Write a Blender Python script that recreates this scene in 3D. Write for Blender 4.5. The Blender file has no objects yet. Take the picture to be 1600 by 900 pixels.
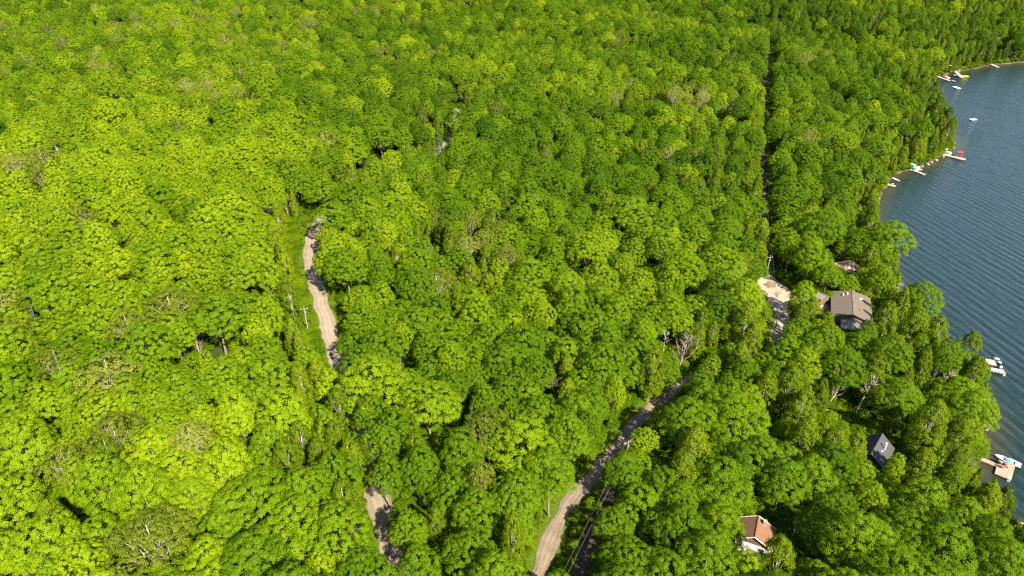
import bpy, math, random
import numpy as np
from mathutils import Vector, Matrix

S = bpy.context.scene
COL = S.collection
R = math.radians
PI = math.pi

# ------------------------------------------------------------------ camera
CAM_H, PITCH, FPX = 130.0, 30.0, 1067.0
cam_d = bpy.data.cameras.new("camera")
cam = bpy.data.objects.new("camera", cam_d); COL.objects.link(cam)
cam.location = (0, 0, CAM_H); cam.rotation_euler = (R(90 - PITCH), 0, 0)
cam_d.sensor_width = 36; cam_d.lens = FPX / 1600 * 36
cam_d.clip_start = 1; cam_d.clip_end = 8000
S.camera = cam

# ------------------------------------------------------------------ light
SUN_TO = Vector((-0.40, 0.62, -0.64)).normalized()
elev = math.asin(-SUN_TO.z); azim = math.atan2(-SUN_TO.x, -SUN_TO.y)
W = bpy.data.worlds.new("World"); S.world = W; W.use_nodes = True
wn = W.node_tree.nodes; wl = W.node_tree.links
sky = wn.new("ShaderNodeTexSky"); sky.sky_type = 'NISHITA'; sky.sun_disc = False
sky.sun_elevation = elev; sky.sun_rotation = azim
sky.air_density = 1.0; sky.dust_density = 0.6
wl.new(sky.outputs[0], wn["Background"].inputs[0]); wn["Background"].inputs[1].default_value = 0.07
sl = bpy.data.lights.new("sun", 'SUN'); sl.energy = 4.6; sl.angle = R(0.5); sl.color = (1.0, 0.90, 0.70)
so = bpy.data.objects.new("sun", sl); COL.objects.link(so)
so.rotation_euler = SUN_TO.to_track_quat('-Z', 'Y').to_euler(); so.location = (100, -100, 200)
S.view_settings.view_transform = 'Standard'; S.view_settings.look = 'None'
S.view_settings.exposure = 1.85; S.view_settings.gamma = 1.0
S.render.engine = 'CYCLES'
S.cycles.use_denoising = False
S.cycles.filter_width = 1.35
S.cycles.max_bounces = 6; S.cycles.diffuse_bounces = 3; S.cycles.transmission_bounces = 3
S.cycles.transparent_max_bounces = 4; S.cycles.glossy_bounces = 2
S.cycles.caustics_reflective = False; S.cycles.caustics_refractive = False

# ------------------------------------------------------------------ projection helpers
cp, sp_ = math.cos(R(PITCH)), math.sin(R(PITCH))
def ray(px, py):
    u = (px - 800) / FPX; v = (py - 450) / FPX
    return np.array([u, cp - v * sp_, -(sp_ + v * cp)])
def pix(px, py, z=0.0):
    d = ray(px, py); t = (z - CAM_H) / d[2]
    return Vector((d[0] * t, d[1] * t, z))
def project(P):
    P = np.atleast_2d(P)
    x, y, z = P[:, 0], P[:, 1], P[:, 2] - CAM_H
    zc = y * cp - z * sp_
    yc = -(y * sp_ + z * cp)
    zz = np.where(zc > 1, zc, 1)
    return 800 + FPX * x / zz, 450 + FPX * yc / zz, zc

# ------------------------------------------------------------------ terrain
SHORE_PX = [(1760, 66), (1680, 84), (1600, 97), (1550, 101), (1500, 111), (1470, 117), (1452, 128), (1458, 150), (1464, 178),
            (1480, 205), (1492, 226), (1488, 234), (1472, 242), (1457, 251), (1440, 258), (1420, 265), (1402, 270), (1389, 277), (1383, 290), (1372, 308), (1363, 335), (1362, 372), (1378, 425),
            (1408, 470), (1440, 520), (1478, 562), (1508, 598), (1528, 632), (1536, 664), (1527, 692), (1531, 716), (1512, 742),
            (1520, 775), (1548, 815), (1592, 842), (1680, 868), (1820, 930), (2000, 1050)]
shore = np.array([pix(x, y)[:2] for x, y in SHORE_PX])
lake_poly = np.vstack([shore, [[2600, -400], [2600, 1900], [1100, 1500], [900, 1000]]])
def seg_dist(P, poly, closed=True):
    best = np.full(len(P), 1e9)
    n = len(poly)
    for i in range(n if closed else n - 1):
        a, b = poly[i], poly[(i + 1) % n]
        ab = b - a
        t = np.clip(((P - a) @ ab) / (ab @ ab), 0, 1)
        d = np.hypot(P[:, 0] - a[0] - t * ab[0], P[:, 1] - a[1] - t * ab[1])
        best = np.minimum(best, d)
    return best
def inside(P, poly):
    c = np.zeros(len(P), bool); n = len(poly); j = n - 1
    for i in range(n):
        xi, yi = poly[i]; xj, yj = poly[j]
        cond = ((yi > P[:, 1]) != (yj > P[:, 1])) & (P[:, 0] < (xj - xi) * (P[:, 1] - yi) / (yj - yi + 1e-12) + xi)
        c ^= cond; j = i
    return c
def inland(P):
    d = seg_dist(P, lake_poly)
    return np.where(inside(P, lake_poly), -d, d)
def sstep(x): x = np.clip(x, 0, 1); return x * x * (3 - 2 * x)
PADS = []
def height(P):
    P = np.atleast_2d(np.asarray(P, float))[:, :2]
    d = inland(P); x, y = P[:, 0], P[:, 1]
    # small raggedness of the waterline
    d = d + 0.8 * np.sin(x * 0.55 + y * 0.2) + 0.6 * np.sin(y * 0.83 - x * 0.3)
    bank = 2.2 * (1 - np.exp(-np.maximum(d, 0) / 5)) + 5.5 * sstep(d / 90)
    G = 16 * sstep((50 - x) / 330) + 3.2 * np.sin(x / 62 + 1) * np.cos(y / 81) + 1.6 * np.sin((x + y) / 37) \
        + 1.2 * np.sin((x - 1.6 * y) / 29 + 2) + 22 * sstep((y - 420) / 700) + 1.5 \
        + sstep((y - 240) / 250) * (6.0 * np.sin(x / 95 + .6 * np.sin(y / 130)) * np.sin(y / 74 + x / 160) + 3.0 * np.sin(x / 41 + y / 55))
    z = bank + G * sstep(d / 110)
    z = np.where(d < 0, np.maximum(d * 0.22, -4.0), z + 0.05)
    for (qx, qy, r, qz) in PADS:
        w = 1 - sstep((np.hypot(x - qx, y - qy) - r) / (r * 1.0))
        z = z * (1 - w) + qz * w
    return z
def hz(x, y): return float(height(np.array([[x, y]]))[0])
def ground_at(pts, off=0.0):
    """where the sight line through each pixel meets the terrain raised by off"""
    pts = np.asarray(pts, float)
    D = np.array([ray(px, py) for px, py in pts])
    t = np.full(len(pts), 60.0); lo = t.copy()
    hit = np.zeros(len(pts), bool)
    hi = np.full(len(pts), 2500.0)
    for _ in range(300):
        tt = np.where(hit, t, t + 8)
        P = D * tt[:, None]; P[:, 2] += CAM_H
        below = P[:, 2] < height(P) + off
        new = below & ~hit
        lo = np.where(new, t, lo); hi = np.where(new, tt, hi)
        hit |= new; t = tt
        if hit.all(): break
    for _ in range(24):
        m = (lo + hi) / 2
        P = D * m[:, None]; P[:, 2] += CAM_H
        b = P[:, 2] < height(P) + off
        hi = np.where(b, m, hi); lo = np.where(b, lo, m)
    P = D * hi[:, None]; P[:, 2] += CAM_H
    return P

# ------------------------------------------------------------------ materials
def new_mat(name):
    m = bpy.data.materials.new(name); m.use_nodes = True
    nt = m.node_tree
    return m, nt, nt.nodes["Principled BSDF"]
def N(nt, t, **kw):
    n = nt.nodes.new(t)
    for k, v in kw.items(): setattr(n, k, v)
    return n
def ramp(nt, stops):
    r = N(nt, "ShaderNodeValToRGB"); e = r.color_ramp.elements
    while len(e) < len(stops): e.new(0.5)
    for i, (p, c) in enumerate(stops): e[i].position = p; e[i].color = (*c, 1)
    return r
def mix_rgb(nt, a, b, fac, blend='MIX'):
    m = N(nt, "ShaderNodeMix", data_type='RGBA', blend_type=blend)
    for s, v in ((0, fac), (6, a), (7, b)):
        if hasattr(v, "links") or isinstance(v, bpy.types.NodeSocket): nt.links.new(v, m.inputs[s])
        elif s == 0: m.inputs[0].default_value = v
        else: m.inputs[s].default_value = (*v, 1)
    return m.outputs[2]
def noise(nt, scale, detail=4, rough=0.6, coord='Object', dim='3D'):
    tc = N(nt, "ShaderNodeTexCoord"); n = N(nt, "ShaderNodeTexNoise")
    n.inputs["Scale"].default_value = scale; n.inputs["Detail"].default_value = detail; n.inputs["Roughness"].default_value = rough
    nt.links.new(tc.outputs[coord], n.inputs["Vector"])
    return n.outputs["Fac"]
def solid(name, c, rough=0.6, metal=0.0, var=0.12, scale=3.0, spec=0.4):
    m, nt, b = new_mat(name)
    f = noise(nt, scale, 5)
    r = ramp(nt, [(0.25, tuple(v * (1 - var) for v in c)), (0.75, tuple(min(1, v * (1 + var)) for v in c))])
    nt.links.new(f, r.inputs[0]); nt.links.new(r.outputs[0], b.inputs["Base Color"])
    b.inputs["Roughness"].default_value = rough; b.inputs["Metallic"].default_value = metal
    b.inputs["Specular IOR Level"].default_value = spec
    return m
def leaf_mat(name, dark, mid, light, trans=0.40, rough=0.55):
    m, nt, b = new_mat(name)
    at = N(nt, "ShaderNodeAttribute", attribute_type='INSTANCER', attribute_name='tint')
    ge = N(nt, "ShaderNodeNewGeometry")
    a = N(nt, "ShaderNodeMath", operation='MULTIPLY_ADD'); a.inputs[1].default_value = 0.22; a.inputs[2].default_value = -0.11
    nt.links.new(ge.outputs["Random Per Island"], a.inputs[0])
    s = N(nt, "ShaderNodeMath", operation='ADD'); nt.links.new(at.outputs["Fac"], s.inputs[0]); nt.links.new(a.outputs[0], s.inputs[1])
    r = ramp(nt, [(0.0, dark), (0.5, mid), (1.0, light)]); nt.links.new(s.outputs[0], r.inputs[0])
    nt.links.new(r.outputs[0], b.inputs["Base Color"])
    b.inputs["Roughness"].default_value = rough; b.inputs["Specular IOR Level"].default_value = 0.08
    tr = N(nt, "ShaderNodeBsdfTranslucent")
    c2 = mix_rgb(nt, r.outputs[0], (1.6, 1.25, 0.4), 1.0, 'MULTIPLY'); nt.links.new(c2, tr.inputs[0])
    mx = N(nt, "ShaderNodeMixShader"); mx.inputs[0].default_value = trans
    nt.links.new(b.outputs[0], mx.inputs[1]); nt.links.new(tr.outputs[0], mx.inputs[2])
    nt.links.new(mx.outputs[0], nt.nodes["Material Output"].inputs[0])
    return m
L_MAPLE = leaf_mat("maple_leaves", (.036, .090, .002), (.100, .184, .003), (.230, .325, .006))
L_BIRCH = leaf_mat("birch_leaves", (.050, .090, .003), (.110, .170, .004), (.180, .245, .006))
L_ASH = leaf_mat("ash_leaves", (.065, .090, .006), (.120, .155, .010), (.210, .245, .035), 0.28)
L_CEDAR = leaf_mat("cedar_sprays", (.050, .095, .003), (.110, .175, .004), (.180, .245, .006), 0.2)
L_SPRUCE = leaf_mat("spruce_needles", (.020, .055, .018), (.035, .080, .022), (.095, .110, .050), 0.05)
BARK = solid("grey_bark", (.16, .13, .10), .9, scale=2, var=.3)
BARK_PALE = solid("pale_bark", (.30, .27, .22), .85, scale=3, var=.3)
BARK_ASH = solid("ash_bark", (.30, .27, .22), .85, scale=3, var=.3)
BARK_BIRCH = solid("white_birch_bark", (.33, .31, .27), .8, scale=4, var=.3)
DEADWOOD = solid("dead_wood", (.23, .19, .16), .9, scale=2, var=.3)

HAZE = 0.0
# ------------------------------------------------------------------ mesh helpers
class MB:
    def __init__(s): s.v = []; s.f = []; s.m = []
    def add(s, vs, fs, M=None, mi=0):
        o = len(s.v)
        s.v += [tuple(M @ Vector(v)) if M is not None else tuple(v) for v in vs]
        s.f += [tuple(o + i for i in f) for f in fs]; s.m += [mi] * len(fs)
        return s
    def box(s, c, d, M=None, mi=0, taper=1.0):
        x, y, z = (d[0] / 2, d[1] / 2, d[2] / 2); t = taper
        vs = [(c[0] + a * x * (t if k > 0 else 1), c[1] + b * y * (t if k > 0 else 1), c[2] + k * z) for k in (-1, 1) for a, b in ((-1, -1), (1, -1), (1, 1), (-1, 1))]
        return s.add(vs, [(3, 2, 1, 0), (4, 5, 6, 7), (0, 1, 5, 4), (1, 2, 6, 5), (2, 3, 7, 6), (3, 0, 4, 7)], M, mi)
    def tube(s, pts, rad, n=6, M=None, mi=0):
        pts = [Vector(p) for p in pts]; o = len(s.v); ring = []
        if not hasattr(rad, "__len__"): rad = [rad] * len(pts)
        for i, p in enumerate(pts):
            d = (pts[min(i + 1, len(pts) - 1)] - pts[max(i - 1, 0)]).normalized()
            a = d.cross(Vector((0, 0, 1)) if abs(d.z) < .9 else Vector((1, 0, 0))).normalized(); b = d.cross(a)
            ring.append([p + (a * math.cos(2 * PI * k / n) + b * math.sin(2 * PI * k / n)) * rad[i] for k in range(n)])
        vs = [v for r_ in ring for v in r_]
        fs = [(i * n + k, i * n + (k + 1) % n, (i + 1) * n + (k + 1) % n, (i + 1) * n + k) for i in range(len(pts) - 1) for k in range(n)]
        fs += [tuple(range(n))[::-1], tuple((len(pts) - 1) * n + k for k in range(n))]
        return s.add(vs, fs, M, mi)
    def prism(s, outline, z0, z1, M=None, mi=0):
        n = len(outline)
        vs = [(x, y, z0) for x, y in outline] + [(x, y, z1) for x, y in outline]
        fs = [tuple(range(n))[::-1], tuple(range(n, 2 * n))] + [(i, (i + 1) % n, n + (i + 1) % n, n + i) for i in range(n)]
        return s.add(vs, fs, M, mi)
    def build(s, name, mats, parent=None, loc=None, smooth=False):
        me = bpy.data.meshes.new(name); me.from_pydata(s.v, [], s.f)
        if not isinstance(mats, (list, tuple)): mats = [mats]
        for m in mats: me.materials.append(m)
        if len(mats) > 1: me.polygons.foreach_set("material_index", s.m)
        if smooth: me.polygons.foreach_set("use_smooth", [True] * len(me.polygons))
        me.update()
        o = bpy.data.objects.new(name, me); COL.objects.link(o)
        if parent: o.parent = parent
        if loc is not None: o.location = loc
        return o
def tag(o, label=None, cat=None, group=None, kind=None):
    if label: o["label"] = label
    if cat: o["category"] = cat
    if group: o["group"] = group
    if kind: o["kind"] = kind
    return o
def empty(name, loc, rz=0.0, label=None, cat=None, group=None):
    o = bpy.data.objects.new(name, None); COL.objects.link(o)
    o.location = loc; o.rotation_euler = (0, 0, rz); o.empty_display_size = 1
    return tag(o, label, cat, group)

# ------------------------------------------------------------------ sites of the buildings
SITES = {}
def site(key, ctr, rad, drop=0.0):
    z = hz(ctr[0], ctr[1]) - drop
    SITES[key] = (ctr[0], ctr[1], z); PADS.append((ctr[0], ctr[1], rad, z))
site('lodge', (112.5, 191.5), 12)
site('dark', (94.0, 127.0), 8)
site('cabin', (54.5, 100.5), 7)
site('pink', (122.5, 221), 6)
site('shed', (105.5, 203), 4)
for k_, zt in (('lodge', 6.2), ('dark', 5.6), ('cabin', 5.8), ('pink', 6.0), ('shed', 8.0)):
    pass
def set_site_z(key, z):
    x, y, _ = SITES[key]; SITES[key] = (x, y, z)
    for i, p in enumerate(PADS):
        if (p[0], p[1]) == (x, y): PADS[i] = (x, y, p[2], z)
set_site_z('lodge', 6.5); set_site_z('dark', 6.0); set_site_z('cabin', 6.5); set_site_z('pink', 6.6); set_site_z('shed', 8.2)

# ------------------------------------------------------------------ roads
def smooth_line(P, step=2.0):
    P = [Vector(p) for p in P]; out = []
    Q = [P[0] * 2 - P[1]] + P + [P[-1] * 2 - P[-2]]
    for i in range(1, len(Q) - 2):
        a, b, c, d = Q[i - 1], Q[i], Q[i + 1], Q[i + 2]
        n = max(2, int((c - b).length / step))
        for k in range(n):
            t = k / n
            out.append(0.5 * ((2 * b) + (c - a) * t + (2 * a - 5 * b + 4 * c - d) * t * t + (3 * b - a - 3 * c + d) * t ** 3))
    out.append(P[-1]); return out
def px_line(px): return smooth_line([Vector((p[0], p[1])) for p in ground_at(px)])
ROAD1_PX = [(700, 1000), (664, 950), (628, 890), (604, 830), (590, 780), (574, 725), (558, 670), (540, 605), (526, 560), (511, 505), (494, 445), (485, 405), (489, 372),
            (508, 335), (555, 300), (620, 270), (678, 240), (712, 205), (715, 170)]
ROAD2_PX = [(815, 960), (842, 893), (880, 800), (925, 745), (965, 698), (1010, 645), (1062, 603), (1115, 575), (1168, 553), (1205, 533), (1217, 508), (1216, 480),
            (1206, 450), (1199, 415), (1197, 360), (1195, 300), (1194, 240), (1196, 180), (1197, 130), (1202, 90), (1212, 50), (1222, 15)]
LANE_PX = [(890, 960), (905, 900), (925, 845), (946, 800), (958, 765), (962, 735)]
DRIVE_PX = [(1208, 452), (1232, 462), (1262, 470), (1290, 482), (1308, 492)]
road1, road2, lane, drive = px_line(ROAD1_PX), px_line(ROAD2_PX), px_line(LANE_PX), px_line(DRIVE_PX)
R1 = np.array([tuple(p) for p in road1]); R2 = np.array([tuple(p) for p in road2]); R3 = np.array([tuple(p) for p in lane]); R4 = np.array([tuple(p) for p in drive])

# ------------------------------------------------------------------ ground sheet
def gspace(lo, hi, a, b, fine, coarse):
    out = [lo]; x = lo
    while x < hi:
        st = fine if a <= x <= b else min(coarse, fine + 0.06 * (a - x if x < a else x - b))
        if x < a: st = min(st, max(fine, a - x))
        x += st; out.append(x)
    return np.array(out)
gx = gspace(-1500, 2400, -190, 330, 2.5, 40); gy = gspace(-150, 2400, 40, 520, 2.5, 40)
GX, GY = np.meshgrid(gx, gy); P = np.stack([GX.ravel(), GY.ravel()], 1)
GZ = height(P)
gd = inland(P)
nx, ny = len(gx), len(gy)
me = bpy.data.meshes.new("ground")
idx = np.arange(nx * ny).reshape(ny, nx)
F = np.stack([idx[:-1, :-1], idx[:-1, 1:], idx[1:, 1:], idx[1:, :-1]], -1).reshape(-1, 4)
me.vertices.add(nx * ny); me.vertices.foreach_set("co", np.column_stack([P, GZ]).ravel())
me.loops.add(F.size); me.loops.foreach_set("vertex_index", F.ravel())
me.polygons.add(len(F)); me.polygons.foreach_set("loop_start", np.arange(0, F.size, 4)); me.polygons.foreach_set("loop_total", np.full(len(F), 4))
me.update(calc_edges=True)
rd = np.minimum(seg_dist(P, R1, False), seg_dist(P, R2, False)); rd = np.minimum(rd, seg_dist(P, R3, False) + 1)
verge = np.clip(1.2 - rd / 11, 0, 1)
for (qx, qy, qz) in SITES.values():
    verge = np.maximum(verge, np.clip(1.3 - np.hypot(P[:, 0] - qx, P[:, 1] - qy) / 14, 0, 1))
a = me.attributes.new("verge", 'FLOAT', 'POINT'); a.data.foreach_set("value", verge)
a = me.attributes.new("inland", 'FLOAT', 'POINT'); a.data.foreach_set("value", gd)
m, nt, b = new_mat("forest_floor")
n1 = noise(nt, 0.5, 6, .65); n2 = noise(nt, 0.06, 3); n3 = noise(nt, 2.5, 5, .7)
floor_c = ramp(nt, [(0.3, (.020, .022, .010)), (0.55, (.030, .045, .010)), (0.75, (.055, .050, .022))]); nt.links.new(n1, floor_c.inputs[0])
grass_c = ramp(nt, [(0.3, (.020, .045, .004)), (0.5, (.060, .100, .006)), (0.68, (.120, .140, .015)), (0.8, (.17, .15, .06))]); nt.links.new(n3, grass_c.inputs[0])
av = N(nt, "ShaderNodeAttribute", attribute_name='verge')
vm = N(nt, "ShaderNodeMath", operation='MULTIPLY_ADD'); vm.inputs[1].default_value = 1.6
nt.links.new(av.outputs["Fac"], vm.inputs[0]); vs_ = N(nt, "ShaderNodeMath", operation='SUBTRACT'); nt.links.new(n1, vs_.inputs[0]); vs_.inputs[1].default_value = .9
nt.links.new(vs_.outputs[0], vm.inputs[2]); vm.use_clamp = True
c = mix_rgb(nt, floor_c.outputs[0], grass_c.outputs[0], vm.outputs[0])
ai = N(nt, "ShaderNodeAttribute", attribute_name='inland')
mr = N(nt, "ShaderNodeMapRange"); mr.inputs[1].default_value = -.6; mr.inputs[2].default_value = .7; mr.inputs[3].default_value = 1; mr.inputs[4].default_value = 0
nt.links.new(ai.outputs["Fac"], mr.inputs[0])
sand_c = ramp(nt, [(0.35, (.07, .055, .035)), (0.65, (.17, .14, .10))]); nt.links.new(n3, sand_c.inputs[0])
c = mix_rgb(nt, c, sand_c.outputs[0], mr.outputs[0])
nt.links.new(c, b.inputs["Base Color"]); b.inputs["Roughness"].default_value = .95; b.inputs["Specular IOR Level"].default_value = .1
bp = N(nt, "ShaderNodeBump"); bp.inputs["Strength"].default_value = .6; bp.inputs["Distance"].default_value = .4
nt.links.new(n3, bp.inputs["Height"]); nt.links.new(bp.outputs[0], b.inputs["Normal"])
me.materials.append(m)
ground = bpy.data.objects.new("ground", me); COL.objects.link(ground); tag(ground, "dark leafy forest floor under the trees", kind="structure")
me.polygons.foreach_set("use_smooth", np.ones(len(F), bool))

def gravel(name, lightc, darkc, track=True):
    m, nt, b = new_mat(name)
    n1 = noise(nt, 0.35, 5, .6); n2 = noise(nt, 4, 6, .75)
    r1 = ramp(nt, [(0.3, darkc), (0.7, lightc)]); nt.links.new(n1, r1.inputs[0])
    r2 = ramp(nt, [(0.3, (.62, .62, .62)), (0.7, (1.15, 1.15, 1.15))]); nt.links.new(n2, r2.inputs[0])
    c = mix_rgb(nt, r1.outputs[0], r2.outputs[0], 1.0, 'MULTIPLY')
    if track:
        uv = N(nt, "ShaderNodeUVMap"); sx = N(nt, "ShaderNodeSeparateXYZ"); nt.links.new(uv.outputs[0], sx.inputs[0])
        tr = ramp(nt, [(0.0, (.55, .60, .42)), (0.10, (.95, .93, .9)), (0.24, (.78, .78, .78)), (0.36, (1.08, 1.08, 1.08)), (0.5, (.88, .88, .86)), (0.64, (1.08, 1.08, 1.08)), (0.76, (.78, .78, .78)), (0.90, (.95, .93, .9)), (1.0, (.55, .6, .42))])
        nt.links.new(sx.outputs[0], tr.inputs[0])
        c = mix_rgb(nt, c, tr.outputs[0], 1.0, 'MULTIPLY')
    nt.links.new(c, b.inputs["Base Color"]); b.inputs["Roughness"].default_value = .95; b.inputs["Specular IOR Level"].default_value = .15
    bp = N(nt, "ShaderNodeBump"); bp.inputs["Strength"].default_value = .5; bp.inputs["Distance"].default_value = .1
    nt.links.new(n2, bp.inputs["Height"]); nt.links.new(bp.outputs[0], b.inputs["Normal"])
    return m
GRAVEL = gravel("road_gravel", (.31, .255, .20), (.225, .18, .14)); GRAVEL_D = gravel("lane_dirt", (.11, .085, .06), (.07, .055, .04)); GRAVEL_S = gravel("shade_tinted_gravel", (.25, .20, .15), (.17, .135, .10)); TRACK = gravel("track_painted_shade", (.055, .048, .032), (.035, .035, .02))  # lake road browner; it and the straight track carry tree shade in their colour
PADG = gravel("pale_gravel", (.37, .31, .24), (.28, .235, .185), False)
SANDY = gravel('orange_sand', (.46, .31, .17), (.24, .17, .08), False)
def road_sheet(name, pts, w, mat, label, lift=0.07):
    rng = random.Random(len(pts)); cols = 9; V = []; 
    for i, p in enumerate(pts):
        a_, b_ = pts[max(i - 1, 0)], pts[min(i + 1, len(pts) - 1)]
        t = (b_ - a_).normalized(); nrm = Vector((t.y, -t.x))
        wl_ = w / 2 + .35 * math.sin(i * .9) + .25 * rng.uniform(-1, 1); wr_ = w / 2 + .35 * math.sin(i * .7 + 2) + .25 * rng.uniform(-1, 1)
        for k in range(cols):
            s_ = k / (cols - 1); off = -wl_ + (wl_ + wr_) * s_
            V.append((p.x + nrm.x * off, p.y + nrm.y * off))
    Z = height(np.array(V)); mb = MB()
    vs = []
    for q, ((x, y), z) in enumerate(zip(V, Z)):
        edge = (q % cols) in (0, cols - 1)
        vs.append((x, y, z + (lift if not edge else 0.01)))
    fs = [(i * cols + k, i * cols + k + 1, (i + 1) * cols + k + 1, (i + 1) * cols + k) for i in range(len(pts) - 1) for k in range(cols - 1)]
    mb.add(vs, fs); o = mb.build(name, mat, smooth=True)
    uvl = o.data.uv_layers.new(name="UVMap")
    for poly in o.data.polygons:
        for li in poly.loop_indices:
            vi = o.data.loops[li].vertex_index
            uvl.data[li].uv = ((vi % cols) / (cols - 1), (vi // cols) * 0.2)
    tag(o, label, kind="structure")
    return o
road_sheet("gravel_road", road1, 5.0, GRAVEL, "gravel road curving through the woods on the left")
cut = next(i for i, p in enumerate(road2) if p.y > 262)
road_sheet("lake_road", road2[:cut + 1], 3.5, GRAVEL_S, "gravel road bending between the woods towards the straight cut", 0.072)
road_sheet("straight_track", road2[cut:], 3.0, TRACK, "track with painted-in shade running straight away through the woods", 0.072)
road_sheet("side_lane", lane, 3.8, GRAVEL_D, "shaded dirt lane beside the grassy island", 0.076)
road_sheet("driveway", drive, 4.0, GRAVEL, "driveway to the large brown roofed house", 0.066)
pad_px = [(1183, 434), (1200, 433), (1216, 440), (1230, 447), (1236, 458), (1234, 470), (1233, 486), (1236, 502), (1228, 520), (1222, 534), (1207, 533), (1211, 515), (1214, 498), (1211, 484), (1198, 470), (1184, 458)]
pp = ground_at(pad_px)
ctr = pp.mean(0); mb = MB(); rings = [0, .3, .6, .85, 1.0]; V = [tuple(ctr[:2])]
for r_ in rings[1:]:
    for q in range(len(pp)): V.append(tuple(ctr[:2] + (pp[q][:2] - ctr[:2]) * r_))
Z = height(np.array(V)); n = len(pp)
vs = [(x, y, z + 0.09) for (x, y), z in zip(V, Z)]
fs = [(0, 1 + q, 1 + (q + 1) % n) for q in range(n)]
for k in range(3):
    fs += [(1 + k * n + q, 1 + (k + 1) * n + q, 1 + (k + 1) * n + (q + 1) % n, 1 + k * n + (q + 1) % n) for q in range(n)]
pad = MB().add(vs, fs).build("gravel_pad", PADG, smooth=True); tag(pad, "pale gravel turning area where the road bends", kind="structure")
pad_c = ground_at([(1210, 452)])[0]
tp_ = ground_at([(1283, 640), (1296, 624), (1306, 622), (1318, 636), (1332, 650), (1322, 660), (1300, 652), (1288, 652)]); tc_ = tp_.mean(0)
V = [tuple(tc_[:2])] + [tuple(tc_[:2] + (q_[:2] - tc_[:2]) * r_) for r_ in (.5, 1) for q_ in tp_]; Z = height(np.array(V))
sand = MB().add([(x, y, z + .10) for (x, y), z in zip(V, Z)], [(0, 1 + q, 1 + (q + 1) % 8) for q in range(8)] + [(1 + q, 9 + q, 9 + (q + 1) % 8, 1 + (q + 1) % 8) for q in range(8)]).build('sandy_clearing', SANDY, smooth=True); tag(sand, 'small sandy clearing under the leaning bare tree', kind='structure')

# ------------------------------------------------------------------ water
m, nt, b = new_mat("lake_water")
tc = N(nt, "ShaderNodeTexCoord")
mp = N(nt, "ShaderNodeMapping"); mp0 = N(nt, "ShaderNodeMapping"); mp0.inputs["Rotation"].default_value = (0, 0, R(80)); nt.links.new(tc.outputs["Object"], mp0.inputs["Vector"])
mp.inputs["Scale"].default_value = (0.35, 1.0, 1.0)
nt.links.new(mp0.outputs[0], mp.inputs["Vector"])
def wnoise(scale, detail, vec):
    n = N(nt, "ShaderNodeTexNoise"); n.inputs["Scale"].default_value = scale; n.inputs["Detail"].default_value = detail; nt.links.new(vec, n.inputs["Vector"]); return n.outputs["Fac"]
w1 = wnoise(0.30, 4, mp.outputs[0]); w2 = wnoise(1.7, 4, mp.outputs[0])
wv = N(nt, "ShaderNodeTexWave", wave_type='BANDS', bands_direction='Y'); wv.inputs["Scale"].default_value = 0.085; wv.inputs["Distortion"].default_value = 4; wv.inputs["Detail"].default_value = 3; wv.inputs["Detail Scale"].default_value = .8
nt.links.new(mp.outputs[0], wv.inputs["Vector"])
def madd(a_, k, c_):
    n = N(nt, "ShaderNodeMath", operation='MULTIPLY_ADD'); nt.links.new(a_, n.inputs[0]); n.inputs[1].default_value = k
    if c_ is None: n.inputs[2].default_value = 0
    else: nt.links.new(c_, n.inputs[2])
    return n.outputs[0]
hsum = madd(w1, 1.0, madd(w2, 0.35, madd(wv.outputs["Fac"], 0.22, None)))
bp = N(nt, "ShaderNodeBump"); bp.inputs["Strength"].default_value = 1.0; bp.inputs["Distance"].default_value = 0.55
nt.links.new(hsum, bp.inputs["Height"]); nt.links.new(bp.outputs[0], b.inputs["Normal"])
ad = N(nt, "ShaderNodeAttribute", attribute_name='offshore')
nb = wnoise(0.25, 4, tc.outputs["Object"])
dd = N(nt, "ShaderNodeMath", operation='MULTIPLY_ADD'); nt.links.new(nb, dd.inputs[0]); dd.inputs[1].default_value = 10; nt.links.new(ad.outputs["Fac"], dd.inputs[2])
mr = N(nt, "ShaderNodeMapRange"); mr.inputs[1].default_value = 2; mr.inputs[2].default_value = 26; nt.links.new(dd.outputs[0], mr.inputs[0])
bed = ramp(nt, [(0.0, (.060, .048, .024)), (0.25, (.030, .032, .016)), (0.5, (.009, .023, .022)), (1.0, (.0105, .0240, .0300))]); nt.links.new(mr.outputs[0], bed.inputs[0])
nt.links.new(bed.outputs[0], b.inputs["Base Color"]); b.inputs["Roughness"].default_value = 0.09; b.inputs["IOR"].default_value = 1.33
wx = gspace(60, 2350, 80, 420, 4, 60); wy = gspace(-380, 1850, 60, 700, 4, 60)
WX, WY = np.meshgrid(wx, wy); WP = np.stack([WX.ravel(), WY.ravel()], 1); wd = inland(WP)
keep = (wd < 12).reshape(len(wy), len(wx))
idx = np.arange(len(WP)).reshape(len(wy), len(wx)); K = keep[:-1, :-1] | keep[1:, 1:] | keep[1:, :-1] | keep[:-1, 1:]
F = np.stack([idx[:-1, :-1], idx[:-1, 1:], idx[1:, 1:], idx[1:, :-1]], -1)[K]
used = np.unique(F); remap = np.full(len(WP), -1); remap[used] = np.arange(len(used)); F = remap[F]
me = bpy.data.meshes.new("lake_water"); me.vertices.add(len(used)); me.vertices.foreach_set("co", np.column_stack([WP[used], np.zeros(len(used))]).ravel())
me.loops.add(F.size); me.loops.foreach_set("vertex_index", F.ravel()); me.polygons.add(len(F)); me.polygons.foreach_set("loop_start", np.arange(0, F.size, 4)); me.polygons.foreach_set("loop_total", np.full(len(F), 4)); me.update(calc_edges=True)
a = me.attributes.new("offshore", 'FLOAT', 'POINT'); a.data.foreach_set("value", np.maximum(-wd[used], -5))
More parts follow.
